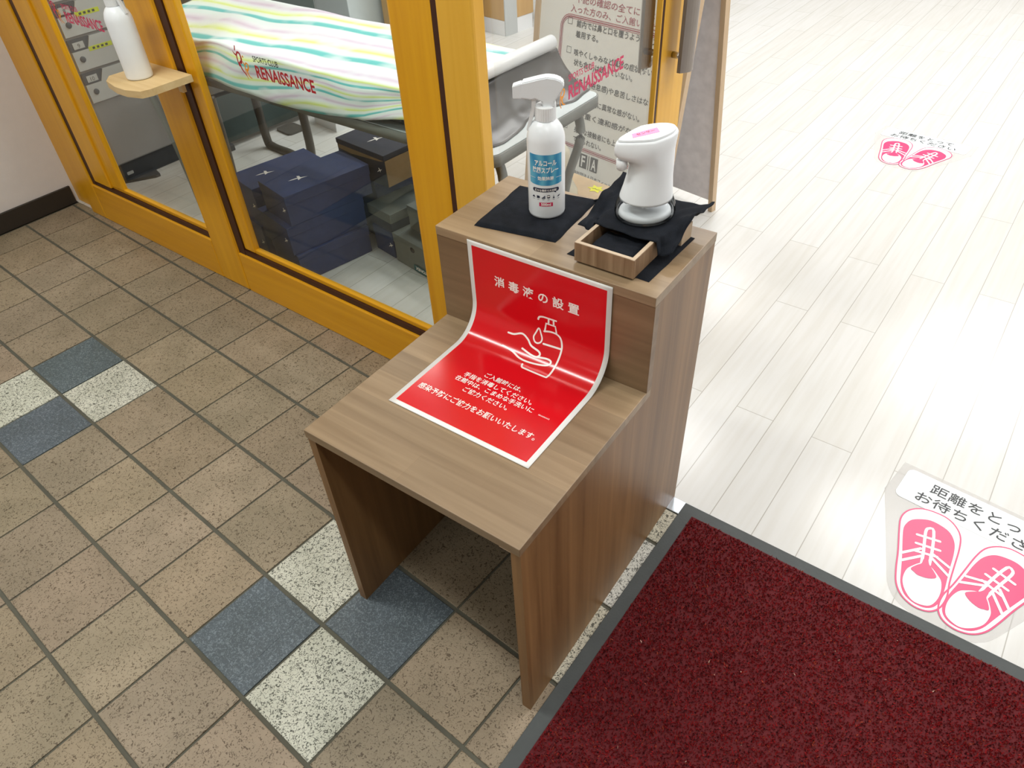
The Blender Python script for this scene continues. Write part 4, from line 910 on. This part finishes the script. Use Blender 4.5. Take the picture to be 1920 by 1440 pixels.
for hh_ in (.628, .535, .442, .382, .332, .275):
    x_ = -.528 + (.628 - hh_) * .06; f.stroke([(x_, hh_), (x_ + .02, hh_), (x_ + .02, hh_ + .02), (x_, hh_ + .02)], .002, closed=True)
f.text('公益社団法人日本フィットネス産業協会', -.452, .118, .0165, width=.315, bold=.008)
f.build('lettering', 'inkgrey', pf, ab)
f = Flat(); f.text('下記の確認の全てにチェックが', -.50, .700, .026, width=.44, bold=.004); f.text('入った方のみ、ご入館いただけます', -.52, .668, .026, width=.46, bold=.004)
f.build('red_lettering', 'inkred', pf, ab)
f = Flat()
for ins, lw_ in ((0, .0022), (.006, .0035), (.0115, .0018)):
    f.stroke(rr(-.562 + ins, .212 + ins, -.035 - ins, .658 - ins, .045 - ins), lw_, closed=True)
f.build('red_border', 'inkred', pf, ab)
f = Flat(); f.rect(-.408, .150, -.372, .203); f.rect(-.3655, .150, -.3620, .203); f.rect(-.355, .150, -.319, .203); lg = f.build('logo_block', 'inkgrey', pf, ab)
Flat().text('F', -.390, .155, .05, width=.019, height=.042, align='C', bold=.02).build('lettering', 'board', bd_(.0018), lg)
Flat().text('A', -.337, .155, .05, width=.024, height=.042, align='C', bold=.02).build('lettering', 'board', bd_(.0018), lg)

# cardboard box with yellow tag and a white device on it, behind the door
o = thing('cardboard_box', (.925, .665, 0), 'pale cardboard box with a yellow star tag behind the glass door', 'box', math.radians(-8))
MB().box(-.30, 0, 0, .27, 0, .20, .002).build('carton', 'cardboard', o)
MB().add([(0, 0, .20), (0, .25, .20), (.035, .25, .17), (.035, 0, .17)], [(0, 1, 2, 3)]).build('open_flap', 'cardboard', o)
stp = [((.034 if k % 2 == 0 else .018) * math.cos(k * PI / 6 + .3), (.028 if k % 2 == 0 else .015) * math.sin(k * PI / 6 + .3)) for k in range(12)]
tg = Flat().poly([(x - .142, y + .222) for x, y in stp]).build('star_tag', 'yellow', lambda x, y: (x, y, .2012), o)
Flat().stroke([(-.154, .217), (-.144, .222), (-.137, .218), (-.127, .223)], .0018).build('tag_writing', 'ink', lambda x, y: (x, y, .2020), tg)
o = thing('white_device', (.735, .770, .201), 'rounded cream-white appliance with dark label behind the spray bottle', 'appliance', math.radians(-20))
MB().lathe([(.001, 0), (.070, 0), (.078, .01), (.078, .03), (.066, .055), (.05, .075), (.046, .10), (.052, .13), (.05, .17), (.035, .19), (.001, .195)], n=40).build('device_body', 'cream', o)
MB().tube(cat([(.02, -.095, .006), (.05, -.09, .05), (.08, -.05, .055), (.095, 0, .008)], 6), .008, 12).build('handle', 'plastic', o)
lb = MB().box(-.03, .045, -.0575, -.053, .10, .165, .001).build('dark_label', 'labeldark', o)
Flat().text('ION', -.01, .13, .02, width=.04, bold=.02).build('lettering', 'inkwhite', lambda x, y: (x, -.0582, y), lb)
